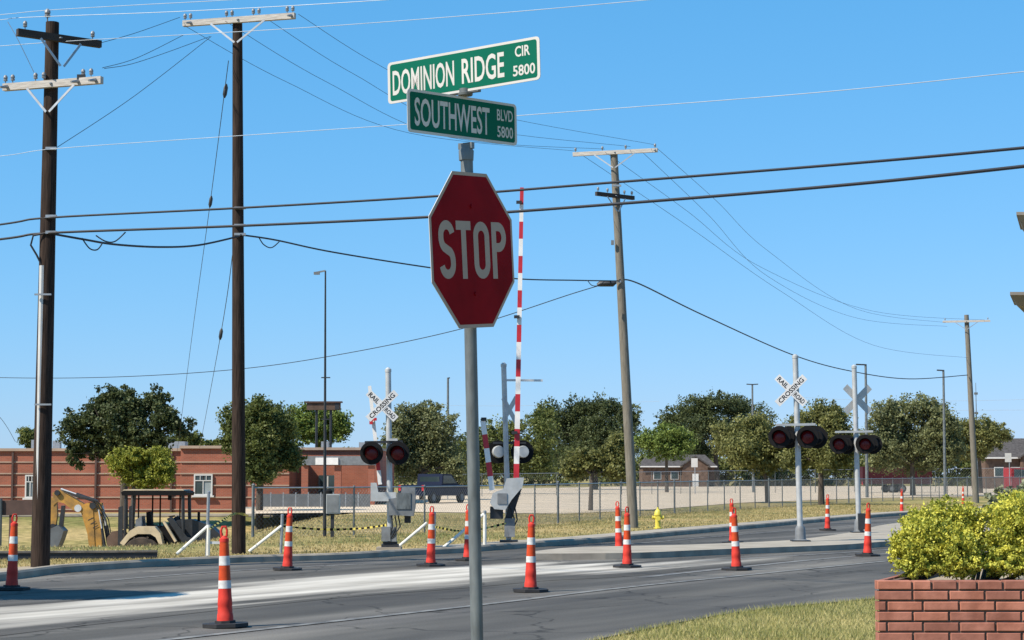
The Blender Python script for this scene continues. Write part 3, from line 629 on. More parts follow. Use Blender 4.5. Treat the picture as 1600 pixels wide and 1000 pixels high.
# ------------------------------------------------------------------ tall channelizer cones
def make_cone():
    r = thing('traffic_cone', (0, 0, 0), '', 'traffic cone', 'tall orange cones along the road')
    mb = MB(); a = [(.26*math.cos(R(22.5+45*i)), .26*math.sin(R(22.5+45*i))) for i in range(8)]; mb.slab(a, 0, .038); mb.slab([(x*.45, y*.45) for x, y in a], .038, .065); mb.build('rubber_base', M['rubber'], r, smooth=False)
    def rad(z): return .083-.036*(z-.05)/.88
    mb = MB(); mb.lathe([(rad(.05)+.006, .06), (rad(.12)+.004, .13), (rad(.14), .14), (rad(.22), .22), (rad(.23)+.003, .23), (rad(.30)+.002, .30), (rad(.31), .31), (rad(.405), .405)], 18); bd_ = mb.build('lower_body', M['conered'], r)
    for z0, z1, m_ in ((.405, .49, 'conewh'), (.49, .65, 'coneor'), (.65, .75, 'conewh'), (.75, .90, 'coneor')):
        mb = MB(); e = .0015 if m_ == 'conewh' else 0
        mb.lathe([(rad(z0)+e, z0), (rad(z1)+e, z1)], 18); mb.build('white_band' if m_ == 'conewh' else 'orange_band', M[m_], r)
    mb = MB(); mb.lathe([(rad(.90)+.003, .90), (rad(.93)+.003, .935), (.03, .95), (.024, .965)], 16); mb.tube([(-.026, 0, .955), (-.032, 0, 1.02), (-.018, 0, 1.06), (.018, 0, 1.06), (.032, 0, 1.02), (.026, 0, .955)], .013, 7); mb.build('handle', M['conered'], r)
    return r
cone0 = make_cone()
for i, (x, y, lb, rz, tl) in enumerate((
  (352, 980, 'nearest and largest orange cone, on the asphalt left of the stop sign', 10, 0),
  (18, 922, 'dark orange cone at the far left edge, in front of the left pole', 30, 0),
  (449, 891, 'orange cone just right of the middle pole by the far kerb', 0, .5),
  (673, 885, 'orange cone between the left signal and the stop sign pole', 20, 0),
  (731, 876, 'orange cone mostly hidden behind the stop sign pole', 12, 0),
  (829, 925, 'large orange cone just right of the stop sign pole', 5, .4),
  (980, 887, 'front cone of the overlapping pair before the grey pole', 33, 0),
  (967.5, 862, 'rear cone of the overlapping pair before the grey pole', 0, -.6),
  (1151, 891, 'front cone of the overlapping pair left of the median signals', 15, -.5),
  (1145, 849, 'rear cone of the overlapping pair left of the median signals', 5, 0),
  (1355.5, 869, 'orange cone on the near lane in front of the right median signal', 25, 0),
  (1293, 829, 'orange cone on the far lane between the two median signals', 0, 0),
  (1409, 802, 'small far orange cone just right of the median signals', 0, 0),
  (1505, 789, 'tiny far orange cone peeking over the yellow shrub', 0, 0))):
    o = cone0 if i == 0 else copy_tree(cone0)
    p = gp(x, y); o.location = (p.x, p.y, .006 if y > 830 or y == 829 else .0); o.rotation_euler = (R(((i*37) % 7-3)*.35), R(tl*2+((i*53) % 9-4)*.35), R(rz)); o['label'] = lb

# ------------------------------------------------------------------ brick planter, shrubs, monument ledges
YP = 11.5; zt = pt(1400, 905, YP).z; x0 = pt(1371, 905, YP).x; CH = .0615; BL = .2150
PL = thing('brick_planter', (x0, YP, 0), 'red brick planter wall under the yellow green shrubs', 'planter')
W_ = 2.15; sx, sy = 1.05, 2.6
mb = MB(); mb.slab([(.012, .012), (W_, .012), (W_, .115), (.10, .115)], 0, zt-.02); mb.slab([(.012, .016), (.10, .115), (sx+.1, sy), (sx, sy)], 0, zt-.02); mb.build('mortar_core', M['mortar'], PL, smooth=False)
def bevbox(wd, dp, ht, bv=.004):
    x, y, z = wd/2, dp/2, ht/2; mb = MB()
    V = [(-x+bv, -y, -z+bv), (x-bv, -y, -z+bv), (x-bv, -y, z-bv), (-x+bv, -y, z-bv), (-x, -y+bv, -z), (x, -y+bv, -z), (x, -y+bv, z), (-x, -y+bv, z), (-x, y, -z), (x, y, -z), (x, y, z), (-x, y, z)]
    return mb.add(V, [(0,1,2,3),(4,5,1,0),(5,6,2,1),(6,7,3,2),(7,4,0,3),(4,8,9,5),(5,9,10,6),(6,10,11,7),(7,11,8,4),(9,8,11,10)])
proto = {}
rb = random.Random(3)
def brick(xa, xb, zc):
    key = round(xb-xa, 3)
    if key not in proto:
        o_ = bevbox(xb-xa, .09, CH-.011).build('brick', M['brick'], PL, smooth=False); proto[key] = o_
    else:
        o_ = proto[key].copy(); COL.objects.link(o_)
    o_.location = ((xa+xb)/2, .045+rb.uniform(-.003, .003), zc+rb.uniform(-.001, .001)); o_.rotation_euler = (rb.uniform(-.008, .008), rb.uniform(-.004, .004), rb.uniform(-.012, .012))
for r_ in range(16):
    zc = zt-.004-(r_+.5)*CH
    if zc < .01: break
    if r_ == 0:                                     # top course: headers and stretchers mixed
        x = 0.; k = 0; seq = [.215, .115, .155, .115, .155, .215, .115, .155, .115, .215, .155, .115, .155, .115]
        while x < W_-.1:
            L_ = seq[k % len(seq)]; brick(x, x+L_-.014, zc); x += L_; k += 1
    else:
        x = -.0 if r_ % 2 else -BL*.72
        while x < W_-.05:
            a = max(0., x); e = min(W_, x+BL-.013)
            if e-a > .03: brick(a, e, zc)
            x += BL
mb = MB()                                           # the side wall's bricks, turned away from the photograph
ang = math.atan2(sy, sx)
for r_ in range(16):
    zc = zt-.004-(r_+.5)*CH; x = .12 if r_ % 2 else .01
    while x < 2.6 and zc > .01:
        mb.M = RZ(ang) @ T(x+.1, -.0, zc); mb.box((0, 0, 0), (.202, .03, CH-.011)); x += BL
tag(mb.build('side_bricks', M['brick'], PL, smooth=False), kind='stuff')
mb = MB(); mb.slab([(.1, .11), (W_, .11), (W_, sy), (sx+.08, sy)], .3, zt-.06); mb.build('soil', M['dirt'], PL, smooth=False)

def leaves(name, blobs, n, size, material, parent, clump=.3, shell=.45, flat=.5, asp=.6, up=.35, tb=0., seed=1):
    rg = np.random.default_rng(seed); tot = sum((a[3]*a[4]*a[5])**(2/3) for a in blobs); Cs = []; Ts = []
    for (cx, cy, cz, rx, ry, rz_) in blobs:
        k = max(40, int(n*(rx*ry*rz_)**(2/3)/tot)); nc = max(6, k//34)
        d = rg.normal(size=(nc, 3)); d /= np.linalg.norm(d, axis=1)[:, None]; rr_ = rg.random(nc)**shell*rg.uniform(.74, 1.34, nc)
        cc = d*rr_[:, None]*np.array([rx, ry, rz_])+np.array([cx, cy, cz])
        idx = rg.integers(0, nc, k); sc = np.minimum(clump*min(rx, rz_), 99)*rg.uniform(.45, 1.1, nc)[idx][:, None]*.72
        Cs.append(cc[idx]+rg.normal(size=(k, 3))*sc*np.array([1, 1, .75])); tint = np.clip(rg.normal(.5+tb, .26, nc), 0, 1); Ts.append(np.clip(tint[idx]+rg.normal(0, .12, k), 0, 1))
    Cn = np.concatenate(Cs); tt = np.concatenate(Ts); k = len(Cn)
    nr = rg.normal(size=(k, 3)); nr[:, 2] += up*2; nr /= np.linalg.norm(nr, axis=1)[:, None]
    u = np.cross(nr, rg.normal(size=(k, 3))); u /= np.linalg.norm(u, axis=1)[:, None]; v = np.cross(nr, u)
    s_ = size*rg.uniform(.6, 1.3, k)[:, None]
    a = Cn-u*s_*.5; c_ = Cn+u*s_*.5; b_ = Cn+v*s_*asp*.5+nr*s_*.12; d_ = Cn-v*s_*asp*.5+nr*s_*.12
    vv = np.stack([a, d_, c_, b_], 1).reshape(-1, 3).astype(np.float32)
    me = bpy.data.meshes.new(name); me.vertices.add(4*k); me.vertices.foreach_set('co', vv.ravel())
    me.loops.add(4*k); me.loops.foreach_set('vertex_index', np.arange(4*k, dtype=np.int32))
    me.polygons.add(k); me.polygons.foreach_set('loop_start', np.arange(0, 4*k, 4, dtype=np.int32)); me.polygons.foreach_set('loop_total', np.full(k, 4, np.int32))
    me.update(); at_ = me.attributes.new('tint', 'FLOAT', 'POINT'); at_.data.foreach_set('value', np.repeat(tt, 4).astype(np.float32))
    me.materials.append(material); o_ = bpy.data.objects.new(name, me); COL.objects.link(o_); o_.parent = parent; return o_
LM = dict(
 gold=leafmat('golden_leaves', (.15, .20, .03), (.70, .65, .10), .25), sage=leafmat('sage_leaves', (.10, .12, .065), (.26, .27, .17), .2),
 oak=leafmat('dark_oak_leaves', (.034, .053, .022), (.125, .148, .056), .32), lime=leafmat('lime_leaves', (.14, .17, .02), (.36, .36, .06), .3),
 mid=leafmat('mid_green_leaves', (.07, .095, .026), (.21, .235, .07), .36), olive=leafmat('olive_leaves', (.12, .13, .042), (.28, .28, .095), .36),
 grey=leafmat('grey_green_leaves', (.105, .12, .055), (.24, .255, .11), .36), bright=leafmat('bright_leaves', (.085, .13, .026), (.21, .27, .06), .3),
 grass=leafmat('grass_blades', (.22, .235, .065), (.58, .49, .22), .35), dryg=leafmat('dry_grass_blades', (.24, .21, .075), (.56, .42, .20), .35))
def shrub(name, label, blobs_px, m_, n, size, seed, Y0, tb=0., clump=.22, group=None):
    base = Vector((pt(blobs_px[0][0], 900, Y0).x, Y0+.75, zt-.06)); root = thing(name, base, label, 'shrub', group)
    bl = []
    for (x, y, rx, ry, dy) in blobs_px:
        p = pt(x, y, Y0+dy)-base; k = (Y0+dy)/F; bl.append((p.x, p.y, p.z, rx*k, max(rx, ry)*k*.95, ry*k))
    mb = MB()
    for q in bl:
        for j in range(2): mb.tube([(random.uniform(-.05, .05), .0, -.05), (q[0]*.5, q[1]*.5, q[2]*.45), (q[0]+random.uniform(-.05, .05), q[1], q[2]+q[5]*.5)], [.014, .010, .004], 5)
    mb.build('stem', M['bark'], root)
    leaves('foliage', bl, n, size, LM[m_], root, clump, .22, up=.3, asp=.62, tb=tb, seed=seed); return root
shrub('golden_shrub', 'rounded yellow green shrub overhanging the left planter end', [(1452, 850, 46, 44, .55), (1425, 862, 28, 34, .5), (1478, 826, 46, 38, .7), (1496, 866, 36, 34, .45), (1512, 826, 26, 34, .8), (1440, 825, 30, 24, .75), (1440, 882, 30, 16, .45), (1500, 882, 40, 14, .45)], 'gold', 46000, .021, 5, YP, .06)
shrub('golden_shrub', 'second yellow green shrub cut by the right picture edge', [(1585, 835, 42, 56, .6), (1630, 830, 50, 60, .7), (1562, 872, 26, 30, .5), (1590, 800, 30, 28, .9), (1690, 850, 50, 55, .7), (1580, 882, 40, 14, .45), (1650, 882, 44, 16, .45)], 'gold', 46000, .021, 6, YP, .0)
shrub('sage_shrub', 'loose grey green shrub rising behind the yellow shrubs', [(1572, 786, 30, 24, 1.5), (1605, 782, 40, 28, 1.6), (1545, 800, 20, 22, 1.5), (1640, 790, 40, 34, 1.6)], 'sage', 4200, .036, 8, YP, 0, .3)
mroot = thing('monument_sign', (pt(1690, 700, 13.6).x, 13.6, .3), 'stone ledges of an entrance monument poking in at the right edge', 'monument')
def ledge(yt, yb, xt, xb):
    a = pt(xt, yt, 13.3)-mroot.location; c = pt(xb, yb, 13.3)-mroot.location; wd = 1.3
    mb = MB(); t1 = a.z; bk = .24; mb.slab([(a.x, -.30), (a.x+wd, -.30), (a.x+wd, .5), (a.x+bk, .5)], t1-.022, t1)
    n0 = [(a.x+.01, -.29), (a.x+wd, -.29), (a.x+wd, .49), (a.x+.01+bk, .49)]; n1 = [(c.x, -.29+c.x-a.x), (c.x+wd, -.29+c.x-a.x), (c.x+wd, .49), (c.x+bk, .49)]
    mb.add([(p[0], p[1], t1-.022) for p in n0]+[(p[0], p[1], c.z) for p in n1], [(i, 4+i, 4+(i+1) % 4, (i+1) % 4) for i in range(4)]+[(4, 7, 6, 5)])
    mb.build('ledge', M['stucco'], mroot, smooth=False)
ledge(331, 351, 1588, 1601); ledge(456, 476, 1578, 1596)
mb = MB(); xx = pt(1665, 700, 13.6).x-mroot.location.x; mb.slab([(xx, -.1), (xx+1.1, -.1), (xx+1.1, .45), (xx, .45)], 0, 3.6); mb.build('column', M['stucco'], mroot, smooth=False)

# ------------------------------------------------------------------ trees
def tree(name, label, Y, lobes, trunk_x, m_, n, size, seed, group='trees behind the road', clump=.3, tb=0., low=None, base_z=None, shell=.4):
    base = spot(trunk_x, Y)
    if base_z is not None: base.z = base_z
    root = thing(name, base, label, 'tree', group); bl = []; rr_ = random.Random(seed); k = Y/F
    for (x, y, rx, ry) in lobes:
        d = rr_.uniform(-.5, .5)*rx*k*1.6; p = pt(x, y, Y+d)-base; bl.append((p.x, p.y, p.z, rx*k, max(rx, ry)*k*.9, ry*k))
    mb = MB(); cz = min(b_[2]-b_[5]*.3 for b_ in bl); cx = sum(b_[0] for b_ in bl)/len(bl); tr = max(.10, .03*max(b_[2] for b_ in bl))
    f = Vector((cx*.25, 0, max(.8, cz)))
    mb.tube([(0, 0, -.2), (f.x*.3, 0, f.z*.5), f], [tr*1.25, tr, tr*.85], 9)
    for q in bl:
        e = Vector(q[:3]); md = f.lerp(e, .5)+Vector((rr_.uniform(-.2, .2), rr_.uniform(-.2, .2), rr_.uniform(0, .3)))
        mb.tube([f-Vector((0, 0, .1)), md, e], [tr*.6, tr*.35, tr*.12], 6)
        for j in range(3):
            e2 = e+Vector((rr_.uniform(-1, 1)*q[3], rr_.uniform(-1, 1)*q[4], rr_.uniform(-.2, .9)*q[5]))*.75; mb.tube([md, md.lerp(e2, .6), e2], [tr*.25, tr*.15, tr*.05], 4)
    mb.build('trunk', M['bark'], root); leaves('crown', bl, int(n*3.4), size*.92, LM[m_], root, clump, shell, up=.3, tb=tb, seed=seed)
    return root
tree('oak_tree', 'large dark oak with uneven crown in front of the brick building', 97, [(118, 668, 30, 26), (150, 652, 24, 22), (165, 628, 26, 20), (195, 622, 26, 18), (208, 640, 30, 28), (243, 628, 22, 22), (255, 655, 26, 26), (283, 668, 20, 16), (120, 706, 16, 26), (160, 690, 34, 26), (205, 680, 34, 28), (245, 690, 26, 22), (185, 655, 30, 28)], 196, 'oak', 9500, .19, 11, shell=.5, clump=.26)
tree('lime_tree', 'small yellow green tree below the large dark oak', 88, [(190, 722, 22, 20), (215, 735, 24, 24), (245, 715, 20, 16), (252, 735, 20, 22), (210, 712, 20, 12), (228, 752, 18, 14)], 208, 'lime', 6500, .14, 12)
tree('far_tree', 'small far tree top beside the leftmost pole above the roof', 150, [(42, 684, 14, 14), (55, 690, 12, 18)], 46, 'mid', 1500, .24, 13)
tree('far_tree', 'low far tree top between oak and middle pole above the roof', 150, [(300, 690, 22, 12), (285, 688, 16, 14), (340, 695, 16, 8)], 300, 'mid', 2000, .24, 14)
tree('dark_tree', 'dark bushy tree just right of the middle pole', 92, [(372, 660, 26, 28), (405, 650, 26, 26), (432, 668, 26, 30), (400, 690, 34, 34), (430, 705, 34, 30), (405, 730, 26, 26), (455, 720, 18, 16), (365, 690, 18, 18)], 407, 'mid', 12000, .17, 15, tb=-.22)
tree('bright_tree', 'bright green trees over the roof under the brown pylon sign', 145, [(470, 655, 26, 20), (505, 655, 30, 20), (530, 668, 18, 22), (490, 675, 34, 20)], 500, 'bright', 5000, .24, 16)
tree('grey_green_tree', 'grey green tree behind the left signal lamps', 135, [(625, 668, 22, 30), (650, 655, 24, 24), (672, 648, 24, 18), (690, 665, 24, 24), (660, 690, 40, 34), (640, 720, 36, 30), (690, 710, 34, 36), (612, 705, 22, 34), (712, 730, 20, 20)], 660, 'grey', 9000, .22, 17)
tree('mid_tree', 'green tree between the stop pole and the raised gate', 180, [(735, 700, 24, 26), (760, 690, 22, 30), (720, 720, 26, 24), (845, 690, 28, 36), (850, 655, 22, 22), (830, 720, 30, 26), (785, 700, 28, 38), (760, 725, 30, 22), (800, 670, 20, 20)], 790, 'mid', 8000, .28, 18)
tree('big_oak', 'broad dark oak behind the grey leaning pole', 240, [(865, 655, 26, 26), (900, 643, 28, 20), (935, 640, 30, 20), (970, 645, 24, 20), (985, 655, 16, 18), (890, 680, 36, 30), (935, 675, 40, 32), (965, 690, 34, 34), (900, 715, 40, 26), (985, 690, 16, 22)], 930, 'oak', 12000, .34, 19, shell=.5)
tree('young_tree', 'small olive tree left of the grey leaning pole, trunk on the lawn', 92, [(905, 722, 22, 22), (925, 718, 26, 18), (950, 725, 22, 22), (968, 700, 20, 22), (975, 730, 18, 18), (890, 735, 12, 14)], 922, 'olive', 6000, .16, 20, tb=-.1)
tree('young_tree', 'fresh green tree in front of the brown house', 200, [(1015, 690, 22, 18), (1040, 683, 28, 20), (1065, 690, 20, 20), (1040, 704, 30, 14)], 1041, 'bright', 5000, .26, 21)
tree('big_oak', 'broad dark oak behind the brown house', 330, [(1055, 655, 26, 20), (1090, 640, 28, 22), (1120, 632, 30, 18), (1155, 640, 30, 20), (1185, 655, 24, 22), (1100, 668, 40, 26), (1150, 675, 40, 26), (1090, 705, 22, 24), (1040, 660, 14, 10)], 1120, 'oak', 11000, .42, 22, shell=.5)
tree('olive_tree', 'olive tree left of the left median signal lamps', 120, [(1135, 685, 24, 26), (1165, 675, 26, 24), (1190, 690, 26, 34), (1160, 705, 30, 26), (1195, 720, 24, 22), (1215, 705, 16, 30)], 1198, 'olive', 8500, .19, 23, tb=-.05)
tree('olive_tree', 'olive tree between the two median signal masts', 112, [(1252, 665, 22, 26), (1285, 650, 26, 22), (1305, 665, 22, 30), (1265, 700, 30, 34), (1300, 705, 28, 32), (1240, 715, 18, 24), (1325, 700, 18, 30)], 1281, 'olive', 8500, .18, 24, tb=-.15)
tree('round_tree', 'large round grey green tree right of the median signals', 165, [(1385, 655, 26, 30), (1415, 645, 30, 24), (1450, 645, 30, 24), (1475, 665, 24, 30), (1400, 690, 38, 34), (1450, 695, 40, 34), (1380, 710, 28, 28), (1425, 718, 44, 22), (1362, 690, 18, 30), (1485, 705, 22, 26)], 1424, 'grey', 12000, .26, 25, tb=.05)
tree('round_tree', 'lighter olive tree behind the far right pole', 190, [(1505, 680, 24, 24), (1535, 680, 24, 24), (1560, 680, 18, 18), (1520, 700, 30, 18), (1490, 695, 16, 24)], 1530, 'olive', 6000, .28, 26)
tree('street_tree', 'tree outside the left edge that shades the left lane', 23.5, [(-390, 320, 105, 50), (-500, 300, 120, 60), (-620, 310, 120, 60)], -500, 'oak', 26000, .15, 27, 'trees beside the road', base_z=.05)
hr = np.random.default_rng(5)
hb = [(float(x), 342+hr.uniform(-4, 4), 2.8+(.8 if x > 40 else 0), 3.0, 1.8, 3.6+hr.uniform(-1.3, 2.4)+(.6 if x > 40 else 0)) for x in np.arange(-30, 95, 3.0)]
hed = leaves('hedge', hb, 80000, .60, LM['mid'], None, .3, .4, seed=31); tag(hed, 'dark hedge line along the far side of the pale lot', 'hedge', kind='stuff')

# ------------------------------------------------------------------ brick school building
YBd = 112.; kB = YBd/F
wm = bpy.data.materials.new('building_brick'); wm.use_nodes = True; n = wm.node_tree; b = n.nodes['Principled BSDF']; b.inputs['Roughness'].default_value = .9
tc = n.nodes.new('ShaderNodeTexCoord'); mp = n.nodes.new('ShaderNodeMapping'); mp.inputs['Rotation'].default_value = (R(90), 0, 0); n.links.new(tc.outputs['Object'], mp.inputs[0])
bt = n.nodes.new('ShaderNodeTexBrick'); bt.inputs['Scale'].default_value = 1.; bt.inputs['Brick Width'].default_value = .22; bt.inputs['Row Height'].default_value = .076; bt.inputs['Mortar Size'].default_value = .008
bt.inputs['Color1'].default_value = (.27, .073, .040, 1); bt.inputs['Color2'].default_value = (.33, .093, .05, 1); bt.inputs['Mortar'].default_value = (.26, .16, .12, 1)
n.links.new(mp.outputs[0], bt.inputs[0])
n.links.new(mixc(n, 1., bt.outputs[0], ramp(n, noise(n, tc.outputs['Object'], .7, 5), [(.3, (.85, .84, .83)), (.7, (1.12, 1.1, 1.1))]), 'MULTIPLY'), b.inputs['Base Color'])
zb = terrain(-30, 112)-.05; BD = thing('brick_building', (pt(0, 745, YBd).x, YBd, zb), 'long low red brick building with pale horizontal bands at left', 'building')
def bx(x): return pt(x, 745, YBd).x-BD.location.x
def bz(y): return pt(300, y, YBd).z-zb
mb = MB(); mb.box(((bx(-260)+bx(452))/2, 8, bz(703)/2), (bx(452)-bx(-260), 16, bz(703))); mb.build('wall', wm, BD, smooth=False)
mb = MB(); mb.box(((bx(452)+bx(583))/2, 12, bz(701)/2), (bx(583)-bx(452), 16, bz(701))); mb.build('entrance_wall', wm, BD, smooth=False)
for x0_, x1_, yt, dy in ((-260, 283, 701, 0), (283, 366, 697, -.25), (366, 452, 702, 0), (452, 584, 698, 4)):
    if x0_ == 283: mb = MB(); mb.box(((bx(x0_)+bx(x1_))/2, -.11, bz(700)/2), (bx(x1_)-bx(x0_), .25, bz(700))); mb.build('bay_wall', wm, BD, smooth=False)
    mb = MB(); mb.box(((bx(x0_)+bx(x1_))/2, 8+dy, bz(yt)-.06), (bx(x1_)-bx(x0_)+.1, 16.3, .16)); mb.build('coping', M['band'], BD, smooth=False)
for yy in (722, 740, 758.5, 777, 796):
    for x0_, x1_, dy in ((-260, 282.6, -.02), (283, 366, -.27), (366.4, 452, -.02)):
        mb = MB(); mb.box(((bx(x0_)+bx(x1_))/2, dy+.02, bz(yy)), (bx(x1_)-bx(x0_), .10, .07)); mb.build('stone_band', M['band'], BD, smooth=False)
for xc, hw, y0_, y1_ in ((48, 8, 742, 778), (319, 14.5, 741, 774), (-60, 14, 741, 774), (-170, 14, 741, 774)):
    dy = -.27 if xc == 319 else -.02; wx = bx(xc); ww = 2*hw*kB; z0_, z1_ = bz(y1_), bz(y0_)
    mb = MB(); e = .08
    for cx_, cz_, sx_, sz_ in ((wx, z1_-e/2, ww, e), (wx, z0_+e/2, ww, e), (wx-ww/2+e/2, (z0_+z1_)/2, e, z1_-z0_-2*e), (wx+ww/2-e/2, (z0_+z1_)/2, e, z1_-z0_-2*e), (wx, z1_-(z1_-z0_)*.30, ww-2*e, .05), (wx, (z0_+z1_)/2-.16, .05, (z1_-z0_)*.62), (wx-ww*.16, z1_-(z1_-z0_)*.17, .035, (z1_-z0_)*.2), (wx+ww*.16, z1_-(z1_-z0_)*.17, .035, (z1_-z0_)*.2)): mb.box((cx_, dy-.03, cz_), (sx_, .12, sz_))
    wn = mb.build('window', M['winframe'], BD, smooth=False)
    mb = MB(); mb.box((wx-ww/4, dy-.01, (z0_+z1_)/2), (ww/2-.05, .06, z1_-z0_-.1)); mb.build('pane', M['glass'], wn, smooth=False)
    mb = MB(); mb.box((wx+ww/4, dy-.01, (z0_+z1_)/2-.16), (ww/2-.05, .06, (z1_-z0_)*.62)); mb.build('blind', M['blind'], wn, smooth=False)
    mb = MB(); mb.box((wx+ww/4, dy-.01, z1_-(z1_-z0_)*.17), (ww/2-.05, .06, (z1_-z0_)*.22)); mb.build('pane', M['glass'], wn, smooth=False)
    mb = MB(); mb.box((wx, dy-.09, z0_-.05), (ww+.2, .2, .10)); mb.build('sill', M['winframe'], wn, smooth=False)
mb = MB(); mb.box(((bx(476)+bx(588))/2, .6, (bz(713)+bz(727))/2), (bx(588)-bx(476), 4.2, bz(713)-bz(727))); cn = mb.build('canopy', M['box'], BD, smooth=False)
mb = MB(); mb.box(((bx(497)+bx(532))/2, -1.54, (bz(715)+bz(727))/2), (bx(532)-bx(497), .08, bz(715)-bz(727)-.04)); mb.build('white_fascia_panel', M['gatew'], cn, smooth=False)
for x_ in (480, 531, 583): mb = MB(); mb.box((bx(x_), -1.2, bz(727)/2), (.38, .38, bz(727)-.01)); mb.build('column', wm, BD, smooth=False)
mb = MB(); mb.box((bx(502), 3.96, 1.1), (1.1, .1, 2.2)); dr = mb.build('door', M['glass'], BD, smooth=False)
mb = MB(); mb.box((bx(502), 3.94, 1.1), (.08, .1, 2.1)); mb.build('door_stile', M['winframe'], dr, smooth=False)
for x_, hh in ((15, .55), (50, .5), (92, .4), (492, .45)): mb = MB(); mb.box((bx(x_), 6, bz(699)+hh/2), (.45, .45, hh)); mb.build('roof_vent', M['galv'], BD, smooth=False)
for x_ in (20, 150, 268, 380): mb = MB(); mb.box((bx(x_), -.09, bz(703)/2-.05), (.11, .10, bz(703)-.2)); dpn = mb.build('downpipe', M['brown'], BD, smooth=False)
for x_, ww, hh in ((228, 1.6, .5), (560, 1.3, .45)): mb = MB(); mb.box((bx(x_), 9, bz(699)+hh/2), (ww, 1.2, hh)); mb.build('roof_unit', M['galv'], BD, smooth=False)
# grey panels in front of the entrance
EN = thing('panel_enclosure', spot(500, 103), 'row of dark grey metal panels in front of the building entrance', 'enclosure')
for i in range(9):
    xx = pt(404+i*19.5, 745, 103).x-EN.location.x
    mb = MB(); mb.box((xx+.33, 0, .72), (.62, .05, 1.12)); mb.build('panel', M['screen'], EN, smooth=False)
    mb = MB(); mb.box((xx, .0, .68), (.06, .07, 1.36)); mb.build('post', M['galv'], EN, smooth=False)

# far houses
def house(label, Y, xl, xr, ye, yr, zb, wallm):
    k = Y/F; x0_, x1_ = pt(xl, 745, Y).x, pt(xr, 745, Y).x; c = Vector(((x0_+x1_)/2, Y, zb)); root = thing('house', c, label, 'house', 'far houses'); hw = (x1_-x0_)/2
    ez = pt(xl, ye, Y).z-zb; rz_ = pt(xl, yr, Y).z-zb
    mb = MB(); mb.box((0, 4, ez/2), (2*hw-.8, 8, ez)); mb.build('wall', wallm, root, smooth=False)
    mb = MB(); mb.add([(-hw, -.6, ez-.15), (hw, -.6, ez-.15), (hw, 8.6, ez-.15), (-hw, 8.6, ez-.15), (-hw+1.5, 4, rz_), (hw-1.5, 4, rz_)], [(0, 1, 5, 4), (1, 2, 5), (2, 3, 4, 5), (3, 0, 4), (3, 2, 1, 0)]); rf = mb.build('roof', M['roofg'], root, smooth=False)
    mb = MB(); mb.box((0, -.62, ez-.22), (2*hw+.04, .06, .2)); mb.build('fascia', M['winframe'], rf, smooth=False)
    gx = hw*.42                                      # a front gable with its own little roof
    mb = MB(); mb.prism([(gx-2, 0), (gx+2, 0), (gx+2, ez), (gx, ez+1.3), (gx-2, ez)], -1.6, -.05); mb.build('gable', wallm, root, smooth=False)
    mb = MB(); mb.prism([(gx-2.4, ez-.25), (gx, ez+1.35), (gx+2.4, ez-.25), (gx+2.4, ez), (gx, ez+1.65), (gx-2.4, ez)], -1.9, -.02); mb.build('gable_roof', M['roofg'], root, smooth=False)
    for wx in (-hw*.55, -hw*.1): 
        mb = MB(); mb.box((wx, -.03, ez*.52), (1.3, .1, 1.3)); wn = mb.build('window', M['winframe'], root, smooth=False); mb = MB(); mb.box((wx, -.07, ez*.52), (1.1, .1, 1.1)); mb.build('pane', M['glass'], wn, smooth=False)
    mb = MB(); mb.box((gx, -1.62, 1.05), (1.0, .08, 2.1)); mb.build('door', M['winframe'], root, smooth=False)
house('brown brick house with grey roof behind the fresh green tree', 315, 1000, 1120, 727, 710, 0., M['houseb'])
house('dark house with grey shingle roof at the right edge', 260, 1535, 1650, 713, 684, 0., M['houseb'])

# ------------------------------------------------------------------ backhoe in the low ground
YK = 69.; kK = YK/F; kb = spot(212, YK); kb.z = terrain(kb.x, YK)
BH = thing('backhoe', kb, 'yellow backhoe with folded digging arm parked below the road', 'backhoe')
def kx(x): return pt(x, 830, YK).x-kb.x
def kz(y): return pt(212, y, YK).z-kb.z
def kp(*L): return [(kx(x), kz(y)) for x, y in L]
def plate(name, L, y0, y1, m_, parent=BH): mb = MB(); mb.prism(kp(*L), y0, y1); return mb.build(name, M[m_], parent, smooth=False)
def wheel(x, y, r, wd, yc):
    mb = MB(T(kx(x), yc, r) @ Matrix.Rotation(math.pi/2, 4, 'X')); mb.lathe([(r*.62, -wd/2), (r*.93, -wd/2), (r, -wd*.36), (r, wd*.36), (r*.93, wd/2), (r*.62, wd/2)], 26); wl = mb.build('wheel', M['mud'], BH)
    mb = MB(T(kx(x), yc, r) @ Matrix.Rotation(math.pi/2, 4, 'X')); mb.lathe([(r*.60, -wd*.44), (r*.60, wd*.44)], 18); mb.lathe([(r*.25, -wd*.52), (r*.25, wd*.52)], 12); mb.build('rim', M['houseb'], wl)
    for i in range(20):
        a = 2*math.pi*i/20; mb = MB(T(kx(x), yc, r) @ RY(a)); mb.box((0, (-1)**i*wd*.23, r*1.0), (.07, wd*.5, .07)); mb.build('tread_lug', M['mud'], wl, smooth=False)
for yc in (-.85, .85): wheel(229, 0, .76, .44, yc)
for yc in (-.8, .8): wheel(319, 0, .50, .30, yc)
plate('chassis', [(178, 862), (345, 864), (345, 880), (178, 882)], -.45, .45, 'dark')
FD = [(197, 847), (212, 828), (223, 821.5), (250, 821.5), (259, 832), (263, 850), (258, 850), (252, 838), (244, 833), (224, 833), (212, 840), (203, 851)]
plate('fender', FD, -1.08, -.60, 'cream'); plate('fender', FD, .60, 1.08, 'cream')
plate('cab_floor', [(204, 832), (262, 836), (262, 864), (204, 864)], -.55, .55, 'dark')
plate('side_panel', [(254, 826), (262, 818), (293, 826), (296, 866), (260, 868)], -.60, .58, 'black')
hd_ = plate('engine_hood', [(270, 820), (280, 812), (302, 811), (330, 820), (346, 834), (347, 868), (270, 868)], -.42, .42, 'dark')
